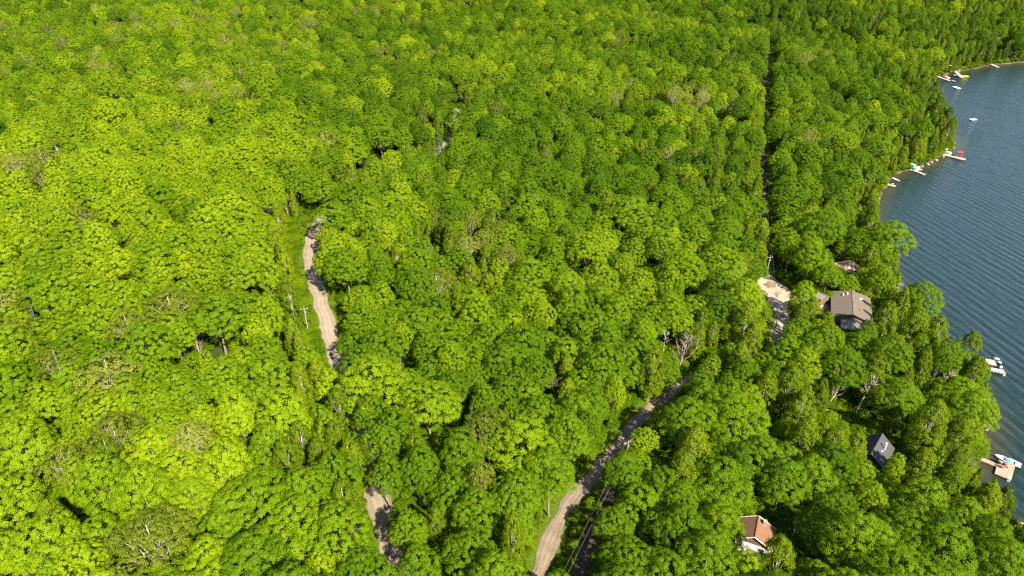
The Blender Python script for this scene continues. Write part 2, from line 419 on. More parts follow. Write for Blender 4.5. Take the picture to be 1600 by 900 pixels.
me.materials.append(m); wo = bpy.data.objects.new("lake_water", me); COL.objects.link(wo); tag(wo, "dark rippled lake with brown shallows by the shore", kind="structure")

# ------------------------------------------------------------------ foliage meshes
def cards(C, Nrm, size, rng, stretch=1.25):
    """one small bent leaf spray per point"""
    n = len(C)
    Nrm = Nrm / (np.linalg.norm(Nrm, axis=1, keepdims=True) + 1e-9)
    rnd = rng.normal(size=(n, 3)); T = np.cross(Nrm, rnd); T /= np.linalg.norm(T, axis=1, keepdims=True) + 1e-9
    B = np.cross(Nrm, T)
    s = size[:, None]
    a = C - T * s * .5 * stretch; c = C + T * s * .5 * stretch
    b_ = C - B * s * .42 + Nrm * s * .10; d = C + B * s * .42 + Nrm * s * .10
    return np.stack([a, b_, c, d], 1).reshape(-1, 3)
def crown_mesh(name, V, mat):
    n = len(V) // 4
    me = bpy.data.meshes.new(name); me.vertices.add(len(V)); me.vertices.foreach_set("co", V.astype(np.float32).ravel())
    me.loops.add(4 * n); me.loops.foreach_set("vertex_index", np.arange(4 * n)); me.polygons.add(n)
    me.polygons.foreach_set("loop_start", np.arange(0, 4 * n, 4)); me.polygons.foreach_set("loop_total", np.full(n, 4)); me.update(calc_edges=True)
    me.materials.append(mat); return me
def sphere_dirs(n, rng, zmin=-1.0):
    D = rng.normal(size=(n * 4, 3)); D /= np.linalg.norm(D, axis=1, keepdims=True); D = D[D[:, 2] > zmin]
    return D[:n]
def fib_dirs(n, rng, zmin=-.35):
    i = np.arange(n) + .5; z = 1 - (1 - zmin) * i / n; ph = i * 2.39996 + rng.uniform(0, 6.28); r_ = np.sqrt(1 - z * z)
    D = np.stack([r_ * np.cos(ph), r_ * np.sin(ph), z], 1) + rng.normal(size=(n, 3)) * .12
    return D / np.linalg.norm(D, axis=1, keepdims=True)
def lobed_crown(rng, Rw, H, depth, nl, per=30, leaf=(.26, .46), lobe=(1.7, 2.6), clump=(.55, .95), dens=1.0, flat=1.0):
    L = [(0.0, 0.0, H - 2.2, 2.3)]
    k = 0
    while len(L) < nl and k < 900:
        k += 1
        rr = Rw * math.sqrt(rng.uniform(.03, 1)) * .78; ph = rng.uniform(0, 6.283); lr = rng.uniform(*lobe)
        z = H - 1.9 - (rr / Rw) ** 2 * depth * .62 * flat - rng.uniform(0, 1.1)
        if all((x - rr * math.cos(ph)) ** 2 + (y - rr * math.sin(ph)) ** 2 + (z - zz) ** 2 > (0.72 * (lr + r2) * .80) ** 2 for x, y, zz, r2 in L):
            L.append((rr * math.cos(ph), rr * math.sin(ph), z, lr))
    # lower skirt of lobes
    for q in range(int(nl * .7)):
        ph = rng.uniform(0, 6.283); rr = Rw * rng.uniform(.55, .8); L.append((rr * math.cos(ph), rr * math.sin(ph), H - depth * rng.uniform(.5, .85), rng.uniform(1.4, 2.1)))
    L = np.array(L)
    CC, NN, RR = [], [], []
    for (x, y, z, lr) in L:
        n = int(9 * (lr / 1.6) ** 2 * 1.6)
        D = fib_dirs(n, rng); c_ = np.array([x, y, z]) + D * lr * rng.uniform(.82, 1.1, (n, 1)) * np.array([1, 1, .88])
        ok = np.ones(n, bool)
        for (x2, y2, z2, r2) in L:
            if (x2, y2, z2) == (x, y, z): continue
            ok &= np.linalg.norm(c_ - [x2, y2, z2], axis=1) > r2 * .86
        CC.append(c_[ok]); NN.append(D[ok]); RR.append(rng.uniform(*clump, ok.sum()))
    CC, NN, RR = np.vstack(CC), np.vstack(NN), np.concatenate(RR)
    outC, outN = [], []
    for c_, n_, r_ in zip(CC, NN, RR):
        k = int(per * dens * (r_ / .75) ** 2)
        D = sphere_dirs(k, rng); D = D + n_ * .75 + np.array([0, 0, .45]); D /= np.linalg.norm(D, axis=1, keepdims=True)
        rad = r_ * rng.uniform(.62, 1.08, (len(D), 1))
        outC.append(c_ + D * rad * [1, 1, .8]); outN.append(D * .9 + n_ * .4 + np.array([0, 0, .35]) + rng.normal(size=D.shape) * .28)
    # sparse inner leaves
    k = int(500 * dens); q = L[rng.integers(0, len(L), k)]
    D = sphere_dirs(k, rng); outC.append(q[:len(D), :3] + D * q[:len(D), 3:4] * .7); outN.append(D + rng.normal(size=D.shape) * .5)
    C, Nn = np.vstack(outC), np.vstack(outN)
    return cards(C, Nn, rng.uniform(*leaf, len(C)), rng), L
def column_crown(rng, prof, z0, z1, n, leaf, clump, per, droop=0.0):
    """prof(t) radius at height fraction t; clumps spread over the surface and inside"""
    outC, outN = [], []
    for _ in range(n):
        t = rng.uniform(0, 1); rr = prof(t) * math.sqrt(rng.uniform(.45, 1)) * rng.uniform(.85, 1.12); ph = rng.uniform(0, 6.283)
        c_ = np.array([rr * math.cos(ph), rr * math.sin(ph), z0 + (z1 - z0) * t - droop * rr]); n_ = np.array([math.cos(ph), math.sin(ph), .5])
        r_ = rng.uniform(*clump) * (0.55 + .45 * min(1, prof(t) / 1.5)); k = int(per * (r_ / .6) ** 2) + 4
        D = sphere_dirs(k, rng) + n_ * .6; D /= np.linalg.norm(D, axis=1, keepdims=True)
        outC.append(c_ + D * r_ * rng.uniform(.5, 1.05, (len(D), 1)) * [1, 1, 1.1]); outN.append(D + n_ * .4 + rng.normal(size=D.shape) * .4)
    C, Nn = np.vstack(outC), np.vstack(outN)
    return cards(C, Nn, rng.uniform(*leaf, len(C)), rng)
def trunk_mb(rng, H, r0, limbs, mi=0, twigs=0, split=.45):
    mb = MB(); top = (rng.uniform(-.4, .4), rng.uniform(-.4, .4), H)
    zs = H * split
    mb.tube([(0, 0, -.6), (0, 0, .4), (top[0] * .3, top[1] * .3, zs), (top[0], top[1], H)], [r0 * 1.5, r0, r0 * .75, r0 * .15], 7)
    for (x, y, z) in limbs:
        t = rng.uniform(.7, 1.0); s = Vector((top[0] * .3, top[1] * .3, zs * t)); e = Vector((x, y, z)); mid = s.lerp(e, .5) + Vector((0, 0, rng.uniform(-.2, .9)))
        mb.tube([s, mid, e], [r0 * .48, r0 * .3, r0 * .07], 5)
        for _ in range(twigs):
            u = rng.uniform(.35, .95); p = s.lerp(mid, u * 2) if u < .5 else mid.lerp(e, u * 2 - 1)
            q = p + Vector((rng.uniform(-1, 1) * 1.6, rng.uniform(-1, 1) * 1.6, rng.uniform(.4, 2.0)))
            mb.tube([p, p.lerp(q, .5) + Vector((0, 0, .2)), q], [r0 * .2, r0 * .13, r0 * .04], 4)
    return mb

VAR = {}    # kind -> list of (crown mesh or None, trunk mesh, nominal crown radius, nominal height, crown centre height)
def keep_mesh(mb, mat, name):
    me = bpy.data.meshes.new(name); me.from_pydata(mb.v, [], mb.f); me.materials.append(mat); me.polygons.foreach_set("use_smooth", [True] * len(me.polygons)); me.update(); return me
rngm = np.random.default_rng(7)
VAR['maple'] = []
for k in range(9):
    Rw = [4.6, 5.2, 4.2, 5.8, 4.9, 3.8, 5.0, 3.6, 6.2][k]; H = [17, 19, 16.5, 18.5, 15.5, 18, 17.5, 14.5, 18][k]; dp = [11, 12, 12, 10, 9, 13, 11, 10.5, 10][k]
    V, L = lobed_crown(rngm, Rw, H, dp, int(13 + Rw * 2.6), lobe=[(1.7, 2.6), (1.9, 3.0), (1.5, 2.2), (2.0, 3.1), (1.7, 2.4), (1.5, 2.1), (1.6, 2.9), (1.4, 2.0), (1.9, 3.0)][k], leaf=(.14, .25), per=78)
    limbs = [tuple(l[:3] - [0, 0, .4]) for l in L[1:9]]
    VAR['maple'].append((crown_mesh("maple_crown", V, L_MAPLE), keep_mesh(trunk_mb(rngm, H - 2, .26, limbs), BARK, "maple_trunk"), Rw, H, H - dp * .35))
VAR['ash'] = []
for k in range(3):
    Rw = [5.6, 4.8, 4.4][k]; H = [18, 17, 17][k]; dp = 7
    V, L = lobed_crown(rngm, Rw, H, dp, 22, per=26, leaf=(.15, .26), lobe=(1.3, 2.0), clump=(.5, .8), dens=[2.0, 1.6, 1.4][k])
    limbs = [tuple(l[:3] + [0, 0, .2]) for l in L[1:14]]
    VAR['ash'].append((crown_mesh("ash_crown", V, L_ASH), keep_mesh(trunk_mb(rngm, H - 1, .26, limbs, twigs=5), BARK_ASH, "ash_trunk"), Rw, H, H - dp * .35))
VAR['birch'] = []
for k in range(4):
    rmax = [2.7, 2.3, 3.0, 2.5][k]; H = [16, 15, 17, 14][k]
    prof = lambda t, r=rmax: r * (math.sin(PI * min(1, .12 + t * .88)) ** .75) * (1 - .25 * t) + .25
    V = column_crown(rngm, prof, 2.6, H, 200, (.16, .28), (.5, .85), 42, .12)
    limbs = [(rngm.uniform(-1.6, 1.6), rngm.uniform(-1.6, 1.6), rngm.uniform(8, H - 1)) for _ in range(7)]
    VAR['birch'].append((crown_mesh("birch_crown", V, L_BIRCH), keep_mesh(trunk_mb(rngm, H - .8, .17, limbs), BARK_BIRCH, "birch_trunk"), rmax, H, H * .62))
VAR['cedar'] = []
for k in range(3):
    rmax = [1.9, 1.6, 2.2][k]; H = [13, 11.5, 14][k]
    prof = lambda t, r=rmax: r * (1 - t) ** .62 * min(1, .55 + t * 3) + .12
    V = column_crown(rngm, prof, .9, H, 115, (.20, .34), (.42, .7), 24, .05)
    VAR['cedar'].append((crown_mesh("cedar_crown", V, L_CEDAR), keep_mesh(trunk_mb(rngm, H - .5, .15, []), BARK, "cedar_trunk"), rmax, H, H * .5))
VAR['spruce'] = []
for k in range(2):
    rmax = [2.6, 1.8][k]; H = [16, 14][k]
    prof = lambda t, r=rmax: r * (1 - t) * (0.78 + .22 * math.sin(t * 60)) + .1
    V = column_crown(rngm, prof, 1.5, H, 150, (.18, .32), (.35, .6), 22, .25)
    VAR['spruce'].append((crown_mesh("spruce_crown", V, L_SPRUCE), keep_mesh(trunk_mb(rngm, H - .5, .18, []), BARK, "spruce_trunk"), rmax, H, H * .42))
def bare_tree(rng, H, spread, nb, lean=0):
    mb = MB(); r0 = .24
    mb.tube([(0, 0, -.5), (0, 0, H * .4), (lean * .5, 0, H * .75), (lean, .2, H)], [r0 * 1.2, r0, r0 * .6, .03], 6)
    for _ in range(nb):
        t = rng.uniform(.32, .95); p = Vector((lean * max(0, (t - .4)) / .6, .1, H * t)); ph = rng.uniform(0, 6.28); ln = spread * (1.15 - t) * rng.uniform(.7, 1.3) + .8
        e = p + Vector((math.cos(ph) * ln, math.sin(ph) * ln, ln * rng.uniform(.9, 1.9))); mid = p.lerp(e, .5) + Vector((math.cos(ph), math.sin(ph), -.3)) * .3
        mb.tube([p, mid, e], [.10, .07, .02], 5)
        for _ in range(5):
            u = rng.uniform(.2, .9); s = p.lerp(mid, u * 2) if u < .5 else mid.lerp(e, u * 2 - 1); q = s + Vector((rng.uniform(-1, 1), rng.uniform(-1, 1), rng.uniform(.3, 1.5)))
            mb.tube([s, q], [.045, .015], 4)
    return mb
DEAD = [bare_tree(rngm, 14, 3.4, 22), bare_tree(rngm, 11, 4.2, 20, 1.0), bare_tree(rngm, 12, 2.2, 9), bare_tree(rngm, 12, .7, 5)]

# ------------------------------------------------------------------ placing the trees
rng = np.random.default_rng(21)
trees = []   # x, y, kind, variant, sx, sz, rot, tint
FIXED = [  # crown centre pixel, kind, crown width in pixels, tint, variant
 (232, 828, 'ash', 116, .35, 0), (165, 572, 'ash', 95, .70, 1), (266, 466, 'ash', 74, .45, 1), (172, 664, 'ash', 70, .45, 1), (98, 712, 'ash', 66, .50, 2),
 (505, 213, 'ash', 44, .62, 1), (62, 262, 'ash', 44, .40, 0), (95, 285, 'maple', 50, .85, 3), (118, 330, 'ash', 46, .45, 0), (290, 128, 'ash', 30, .95, 2), (80, 555, 'ash', 50, .45, 2), (12, 505, 'ash', 40, .5, 1),
 (172, 722, 'birch', 48, .40, 2), (35, 62, 'spruce', 13, 1.0, 0), (116, 52, 'spruce', 13, 1.0, 1), (107, 88, 'spruce', 12, .95, 0), (222, 46, 'spruce', 15, .9, 0), (131, 14, 'spruce', 10, 1.0, 1), (245, 424, 'maple', 26, 1.0, 5),
 (700, 212, 'spruce', 44, .35, 0), (686, 222, 'spruce', 26, .35, 1),
 (764, 655, 'ash', 74, .25, 0), (650, 390, 'maple', 60, .6, 1),
 (1018, 578, 'birch', 44, .55, 0), (1165, 505, 'birch', 54, .60, 2), (1045, 560, 'maple', 40, .45, 5),
 (1000, 540, 'maple', 52, .45, 0), (975, 560, 'maple', 48, .50, 2), (940, 560, 'maple', 58, .48, 1), (925, 500, 'maple', 60, .55, 3), (985, 470, 'maple', 58, .62, 4),
 (1010, 655, 'maple', 62, .82, 3), (1080, 650, 'maple', 74, .50, 1), (1150, 640, 'maple', 88, .60, 3), (1100, 590, 'maple', 50, .35, 5), (960, 785, 'maple', 82, .45, 1), (975, 730, 'maple', 50, .4, 2),
 (1085, 705, 'birch', 56, .75, 2), (1060, 740, 'birch', 60, .45, 0), (1130, 740, 'maple', 80, .50, 4), (1060, 815, 'maple', 74, .35, 0), (980, 850, 'maple', 90, .45, 3), (1110, 860, 'maple', 80, .5, 1), (1040, 890, 'maple', 86, .55, 4),
 (1230, 600, 'birch', 66, .45, 2), (1250, 640, 'birch', 60, .55, 0), (1195, 610, 'birch', 50, .5, 1), (1270, 560, 'birch', 46, .5, 1),
 (1255, 500, 'maple', 56, .50, 3), (1270, 540, 'maple', 48, .42, 0), (1230, 545, 'maple', 44, .55, 2), (1290, 525, 'maple', 46, .50, 1), (1320, 560, 'maple', 58, .35, 3), (1385, 500, 'birch', 44, .5, 0), (1400, 545, 'maple', 54, .40, 1),
 (1425, 510, 'birch', 46, .55, 2), (1462, 520, 'birch', 42, .55, 0), (1440, 460, 'maple', 50, .48, 1), (1368, 590, 'birch', 48, .5, 2), (1405, 610, 'maple', 60, .48, 4), (1470, 600, 'maple', 56, .50, 3), (1520, 630, 'maple', 60, .60, 1), (1450, 660, 'birch', 70, .55, 2), (1500, 690, 'birch', 52, .45, 0),
 (1392, 745, 'maple', 44, .82, 2), (1410, 700, 'maple', 38, .75, 5), (1450, 720, 'birch', 66, .62, 2), (1480, 755, 'birch', 40, .35, 1), (1350, 725, 'maple', 56, .62, 2), (1370, 760, 'maple', 54, .70, 1), (1300, 700, 'birch', 70, .55, 0), (1255, 690, 'birch', 64, .55, 2),
 (1225, 740, 'maple', 60, .45, 0), (1290, 790, 'maple', 96, .50, 3), (1350, 830, 'maple', 90, .60, 1), (1420, 820, 'maple', 80, .45, 4), (1285, 870, 'maple', 90, .58, 0), (1400, 885, 'maple', 100, .52, 3), (1480, 850, 'maple', 86, .45, 2), (1540, 790, 'birch', 40, .70, 1), (1570, 870, 'maple', 70, .50, 1), (1440, 775, 'maple', 60, .55, 5), (1510, 800, 'maple', 52, .6, 0),
 (1130, 800, 'maple', 78, .55, 2), (1215, 880, 'birch', 56, .5, 2), (1165, 890, 'maple', 50, .72, 5),
 (720, 700, 'maple', 52, .42, 5), (745, 790, 'maple', 60, .50, 0), (700, 760, 'maple', 60, .42, 4), (650, 720, 'maple', 54, .35, 1), (620, 660, 'maple', 56, .38, 3), (805, 760, 'maple', 66, .55, 3), (860, 730, 'maple', 70, .52, 1), (840, 640, 'maple', 60, .50, 4), (900, 640, 'maple', 56, .55, 2),
 (545, 520, 'maple', 56, .38, 4), (560, 560, 'maple', 50, .34, 0), (600, 530, 'maple', 60, .45, 3), (540, 410, 'maple', 56, .5, 1), (520, 330, 'maple', 50, .55, 3), (500, 290, 'maple', 44, .55, 2),
 (530, 640, 'birch', 38, .45, 0), (525, 690, 'birch', 34, .42, 1), (500, 715, 'birch', 36, .40, 2), (550, 725, 'birch', 40, .60, 1), (470, 690, 'birch', 38, .50, 0), (445, 720, 'birch', 40, .5, 2), (480, 760, 'maple', 72, .55, 1), (520, 820, 'maple', 86, .62, 3),
 (582, 636, 'maple', 48, .42, 1), (592, 682, 'maple', 50, .48, 3), (603, 730, 'maple', 46, .40, 0), (610, 780, 'maple', 40, .45, 5), (640, 800, 'maple', 60, .55, 0), (655, 860, 'maple', 66, .45, 2), (560, 880, 'maple', 66, .35, 4),
]
radius_px = {}
for (px, py, kind, wpx, tint, var) in FIXED:
    cm, tm, rw, H, hc = VAR[kind][var]
    p = ground_at([(px, py)], hc)[0]
    zc = p[1] * cp - (p[2] - CAM_H) * sp_
    s = max(.55, min(1.45, (wpx / 2) * zc / FPX / rw * 1.05))
    if kind == 'birch': s = min(s, 1.35)
    szz = .85 + .15 * s if kind != 'birch' else .7 + .3 * s
    p = ground_at([(px, py)], hc * szz)[0]
    trees.append([p[0], p[1], kind, var, s, szz, rng.uniform(0, 6.28), tint, True])
NFIX = len(trees)
DEADL = [  # base pixel, mesh, scale, tilt, label
 (1057, 590, 0, 1.0, (0, 8, 20), "tall bare dead tree leaning over the bend of the lower road"),
 (1034, 562, 2, .85, (0, -4, 90), "thin bare trunk just left of the tall dead tree"),
 (1022, 606, 1, .5, (62, 0, 80), "fallen pale brush at the roadside under the tall dead tree"),
 (861, 626, 1, .85, (0, -6, 140), "small bare snag rising from the middle woods"),
 (676, 408, 1, .62, (0, 0, 10), "bare dark branches poking out of the canopy in the middle woods"),
 (1288, 640, 0, .82, (-8, 40, 20), "bare tree leaning over the small sandy clearing"),
 (1333, 652, 2, 1.05, (0, 12, 15), "slim pale trunk with bare top right of the sandy clearing"),
 (1268, 602, 1, .55, (10, -30, 200), "tangle of grey dead branches above the sandy clearing"),
 (1385, 478, 2, .8, (0, 14, 0), "white leaning trunk beside the large brown roofed house"),
 (1455, 628, 2, .9, (0, 14, 10), "thin white trunk in the shore woods below the white chairs dock"),
 (932, 792, 1, .5, (15, -30, 160), "pale broken branches at the upper end of the grassy island"),
 (317, 572, 3, 1.15, (0, 0, 0), "straight pale snag standing in the left woods"),
 (452, 342, 3, .7, (0, -6, 0), "short pale snag near the far end of the left road"),
 (1444, 160, 0, .95, (0, 6, 40), "grey bare topped tree on the wooded point"),
 (1120, 205, 1, .6, (0, 0, 0), "bare greyish tree far up beside the straight cut"),
 (1235, 850, 2, .6, (0, 10, 60), "grey trunk standing in the dark gap right of the cabin"),
 (1502, 735, 1, .4, (20, 20, 60), "pale driftwood branches on the bank left of the gangway"),
]
DEADP = [Vector(q) for q in ground_at([(d[0], d[1]) for d in DEADL])]

GAPS_PX = [(400, 262, 6, 5), (680, 215, 5, 5), (1030, 292, 5, 6), (1030, 425, 7, 7), (1045, 440, 4, 4), (688, 702, 4, 3), (760, 660, 0, 0), (765, 735, 5, 4), (875, 500, 3, 3), (960, 485, 4, 4),
           (1200, 92, 7, 7), (1240, 760, 4, 4), (1212, 775, 9, 7), (1232, 790, 8, 5), (1222, 830, 8, 6), (1530, 865, 5, 4), (1435, 665, 4, 4), (1400, 660, 5, 3), (870, 500, 4, 4), (450, 330, 6, 5), (1390, 90, 3, 3), (1460, 745, 4, 3), (1322, 606, 7, 5), (1352, 566, 4, 4), (1375, 790, 3, 2), (1322, 606, 7, 5), (1352, 566, 4, 4), (1562, 66, 5, 5), (745, 455, 3, 3)]
gaps = []
for (px, py, rad, _h) in GAPS_PX:
    if rad: q = ground_at([(px, py)], 9.0)[0]; gaps.append((q[0], q[1], rad))
G = np.array(gaps)

cell = 5.0; grid = {}
def put(x, y, r): grid.setdefault((int(x // cell), int(y // cell)), []).append((x, y, r))
def free(x, y, r, k=1.0):
    cx, cy = int(x // cell), int(y // cell)
    for i in range(cx - 2, cx + 3):
        for j in range(cy - 2, cy + 3):
            for (a_, b_, c_) in grid.get((i, j), ()):
                if (a_ - x) ** 2 + (b_ - y) ** 2 < (k * (c_ + r)) ** 2: return False
    return True
for t in trees: put(t[0], t[1], VAR[t[2]][t[3]][2] * t[4])
for d_, p_ in zip(DEADL, DEADP): put(p_.x, p_.y, 1.6)

NC = 150000
yy = 30 + 1270 * rng.uniform(0, 1, NC) ** .62
xx = rng.uniform(-1, 1, NC) * (yy * .82 + 90) + 10
order = np.argsort(rng.uniform(size=NC)); CP = np.stack([xx, yy], 1)[order]
CP = CP[(CP[:, 1] > 45)]
inl = inland(CP); CP = CP[inl > 1.6]; inl = inl[inl > 1.6]
d1 = seg_dist(CP, R1, False); d2 = seg_dist(CP, R2, False); d3 = seg_dist(CP, R3, False); d4 = seg_dist(CP, R4, False)
# side of road 1 (left verge is wider)
near1 = np.array([np.argmin((R1[:, 0] - x) ** 2 + (R1[:, 1] - y) ** 2) if dd_ < 16 else 0 for (x, y), dd_ in zip(CP, d1)])
left1 = CP[:, 0] < R1[near1, 0]
open1 = (CP[:, 1] > 150) & (CP[:, 1] < 265)
lim1 = np.where(left1, np.where(open1, 8.2, 5.0), 5.6)
_cx, cpy_, _cz = project(np.column_stack([CP, height(CP)]))
lim1 = np.where((cpy_ > 598) & (cpy_ < 775), 2.6, np.where((cpy_ > 775) & left1, 4.6, np.where(~left1 & ~open1, 4.6, lim1)))
lim2 = np.where(cpy_ < 85, 1.0, np.where(CP[:, 1] > 245, 4.9, np.where(cpy_ > 700, 3.7, 3.9)))
ok = (d1 > lim1) & (d2 > lim2) & (d3 > 4.2) & (d4 > 3.6) & (np.hypot(CP[:, 0] - pad_c[0], CP[:, 1] - pad_c[1]) > 9)
for g_ in G: ok &= np.hypot(CP[:, 0] - g_[0], CP[:, 1] - g_[1]) > g_[2]
for key, rr in (('lodge', 12), ('dark', 8), ('cabin', 7.5), ('pink', 7), ('shed', 4.5)):
    sx_, sy_, _ = SITES[key]; ok &= np.hypot(CP[:, 0] - sx_, CP[:, 1] - sy_) > rr
CP, inl, d1, d2 = CP[ok], inl[ok], d1[ok], d2[ok]
def field(x, y):
    return .5 + .22 * math.sin(x / 47 + 1.3 * math.sin(y / 71)) + .2 * math.sin(y / 39 + x / 90 + 2) + .12 * math.sin((x - y) / 17)
def tint_at(x, y):
    f = field(x, y)
    lft = float(sstep(np.array((60 - x) / 260)))
    return float(np.clip(.27 + .36 * f + .22 * lft * (1 - .4 * float(sstep(np.array((y - 230) / 250)))) + (.24 * float(sstep(np.array((-22 - x) / 40)))) * float(sstep(np.array((330 - y) / 120))) - .10 * (x > 230 and y > 400) + rng.normal() * (.14 + .06 * (y > 300)), .03, 1.0))  # left-hand terms put the brighter light there into the leaf tint
for (x, y), dsh, a1, a2 in zip(CP, inl, d1, d2):
    u = rng.uniform()
    if dsh < 13: kind = 'cedar' if u < .42 else 'birch' if u < .78 else 'maple'
    elif dsh < 28: kind = 'cedar' if u < .16 else 'birch' if u < .45 else 'maple'
    elif min(a1, a2) < 12: kind = 'birch' if u < .35 else 'maple'
    elif x > 60 and y < 330: kind = 'birch' if u < .25 else 'spruce' if u < .265 else 'ash' if u < .30 else 'maple'
    elif x > 240 and y > 480: kind = 'cedar' if u < .18 else 'birch' if u < .42 else 'spruce' if u < .46 else 'maple'
    elif x < -120 and y > 400: kind = 'spruce' if u < .05 else 'ash' if u < .15 else 'maple'
    elif math.sin(x / 33 + 1.7 * math.sin(y / 58)) * math.sin(y / 44 + 1.2 * math.sin(x / 71)) > .62: kind = 'maple' if u < .45 else 'ash' if u < .62 else 'birch' if u < .97 else 'spruce'
    else: kind = 'maple' if u < .95 else 'ash' if u < .965 else 'birch' if u < .995 else 'spruce'
    var = int(rng.integers(0, len(VAR[kind])))
    s = float(np.clip(rng.normal(.95, .23), .5, 1.5))
    rw = VAR[kind][var][2] * s
    if kind in ('birch', 'cedar', 'spruce'): k = .80
    else: k = .665 + .06 * float(sstep(np.array((y - 200) / 200)))
    if not free(x, y, rw, k): continue
    put(x, y, rw)
    sz = float(np.clip(rng.normal(.96, .12), .70, 1.25)) * (.65 + .35 * s)
    trees.append([x, y, kind, var, s, sz, rng.uniform(0, 6.28), tint_at(x, y), False])
XY = np.array([(t[0], t[1]) for t in trees]); TZ = height(XY)

# what must stay in sight: (pixel, height above ground)
TARGETS = []
def protect(px, py, z=None, off=0.0, r=2):
    p = pix(px, py, z) if z is not None else Vector(ground_at([(px, py)], off)[0])
    a_, b_, zc = project(np.array([p])); TARGETS.append((px, py, float(zc[0]), r))
for (x, y) in [(480, 372), (482, 385), (478, 400), (485, 415), (488, 430), (492, 445), (497, 460), (503, 480), (508, 500), (512, 520), (516, 540), (522, 560), (528, 578), (535, 590), (460, 400), (462, 430), (470, 460), (482, 520),
               (588, 790), (592, 805), (597, 820), (602, 835), (610, 850), (615, 865), (622, 880), (630, 893), (600, 790), (580, 775), (568, 700),
               (835, 890), (848, 870), (858, 850), (868, 830), (875, 810), (885, 795), (900, 780), (908, 765), (920, 752), (932, 740), (945, 728), (955, 712), (965, 698), (978, 690), (990, 672), (1075, 592), (1060, 605), (880, 850), (890, 870), (900, 860), (905, 885), (915, 840), (1010, 650), (1035, 628),
               (1195, 445), (1205, 450), (1215, 458), (1222, 465), (1200, 460), (1222, 480), (1216, 495), (1218, 508), (1212, 520), (1212, 530), (1197, 310), (1197, 330), (1200, 400), (1203, 415), (1196, 280), (1195, 250), (1195, 220), (1195, 190), (1196, 160), (1197, 130), (1198, 350), (1199, 375),
               (680, 240), (683, 234), (1192, 440), (1197, 452), (1210, 447), (1228, 458), (1230, 470), (1212, 490), (1222, 500), (1208, 500), (1210, 515), (1205, 525), (1220, 515), (1226, 505), (1226, 488), (1216, 486), (1214, 522), (1322, 618), (1295, 645), (1310, 645), (1330, 655), (1300, 632), (1320, 640), (1285, 640)]: protect(x, y, r=1.5)
for (x, y) in [(1310, 458), (1320, 458), (1333, 456), (1345, 462), (1360, 468), (1310, 478), (1325, 485), (1340, 485), (1358, 483), (1362, 470), (1335, 495), (1350, 495), (1325, 500), (1340, 507), (1312, 490)]: protect(x, y, 11.0, r=3)
for (x, y) in [(1379, 680), (1370, 692), (1364, 705), (1385, 695), (1392, 690), (1380, 710), (1375, 718), (1398, 694), (1382, 724), (1368, 690)]: protect(x, y, 10.0, r=4)
for (x, y) in [(1165, 810), (1180, 808), (1175, 822), (1185, 830), (1195, 845), (1180, 850), (1186, 855), (1200, 830), (1200, 845), (1170, 825), (1190, 815), (1178, 845)]: protect(x, y, 10.0, r=2)
for (x, y) in [(700, 203), (697, 215)]: protect(x, y, off=9, r=5)
for (x, y) in [(1325, 406), (1330, 412), (1320, 416), (1332, 418)]: protect(x, y, 10.0, r=1)
protect(1284, 457, 10.5, r=0)
for (x, y) in [(1557, 80), (1560, 74), (1563, 68), (1566, 62)]: protect(x, y, off=2, r=1)
for (x, y) in [(1540, 720), (1552, 725), (1560, 735), (1575, 720), (1545, 563), (1555, 565), (1560, 580), (1547, 577), (1475, 240), (1485, 245), (1495, 247), (1430, 265), (1440, 270), (1395, 288), (1400, 281), (1388, 289), (1465, 118), (1475, 122), (1485, 125),
               (1480, 106), (1493, 110), (1467, 108), (1490, 118), (1553, 101), (1538, 667), (1598, 822)]: protect(x, y, 0.6, r=1)
for (x, y) in [(478, 505), (475, 482), (480, 518)]: protect(x, y, off=3, r=1)
for (x, y) in [(1204, 402), (1202, 415)]: protect(x, y, off=5, r=1)
for d_, p_ in zip(DEADL, DEADP):
    for f_ in ((.45, .7) if abs(d_[4][0]) < 30 else (.15,)):
        q_ = Vector((0, 0, (14, 11, 12, 12)[d_[2]] * d_[3] * f_)); q_.rotate(Matrix.Rotation(R(d_[4][2]), 3, 'Z') @ Matrix.Rotation(R(d_[4][1]), 3, 'Y') @ Matrix.Rotation(R(d_[4][0]), 3, 'X'))
        a_, b_, zc = project(np.array([p_ + q_])); TARGETS.append((float(a_[0]), float(b_[0]), float(zc[0]), 0))
T = np.array(TARGETS)
rw = np.array([VAR[t[2]][t[3]][2] * t[4] for t in trees]); hc = np.array([VAR[t[2]][t[3]][4] * t[5] for t in trees]); HH = np.array([VAR[t[2]][t[3]][3] * t[5] for t in trees])
SUNLIT = [(482, 385), (479, 400), (486, 440), (498, 500), (503, 530), (512, 565), (505, 545), (585, 800), (592, 830), (600, 850), (588, 790), (845, 885), (880, 805),
          (1200, 452), (1215, 462), (1190, 445), (1222, 466), (1207, 446)]
SL = [tuple(q) for q in ground_at(SUNLIT)]
for (x, y, z) in [(1315, 465, 11), (1325, 475, 11), (1345, 470, 11), (1358, 478, 11), (1172, 826, 10), (1185, 835, 11), (1195, 842, 10), (1180, 848, 10), (1376, 700, 10), (1385, 695, 10), (1175, 852, 8), (1597, 818, .6), (1590, 814, .6), (1392, 690, 9)]: SL.append(tuple(pix(x, y, z)))
SL = np.array(SL); TOSUN = -np.array(SUN_TO)
final = []
pcx, pcy, pz = project(np.column_stack([XY, TZ + hc])); ptx, pty, _ = project(np.column_stack([XY, TZ + HH * .93]))
plx, ply, _ = project(np.column_stack([XY, TZ + HH * .42]))
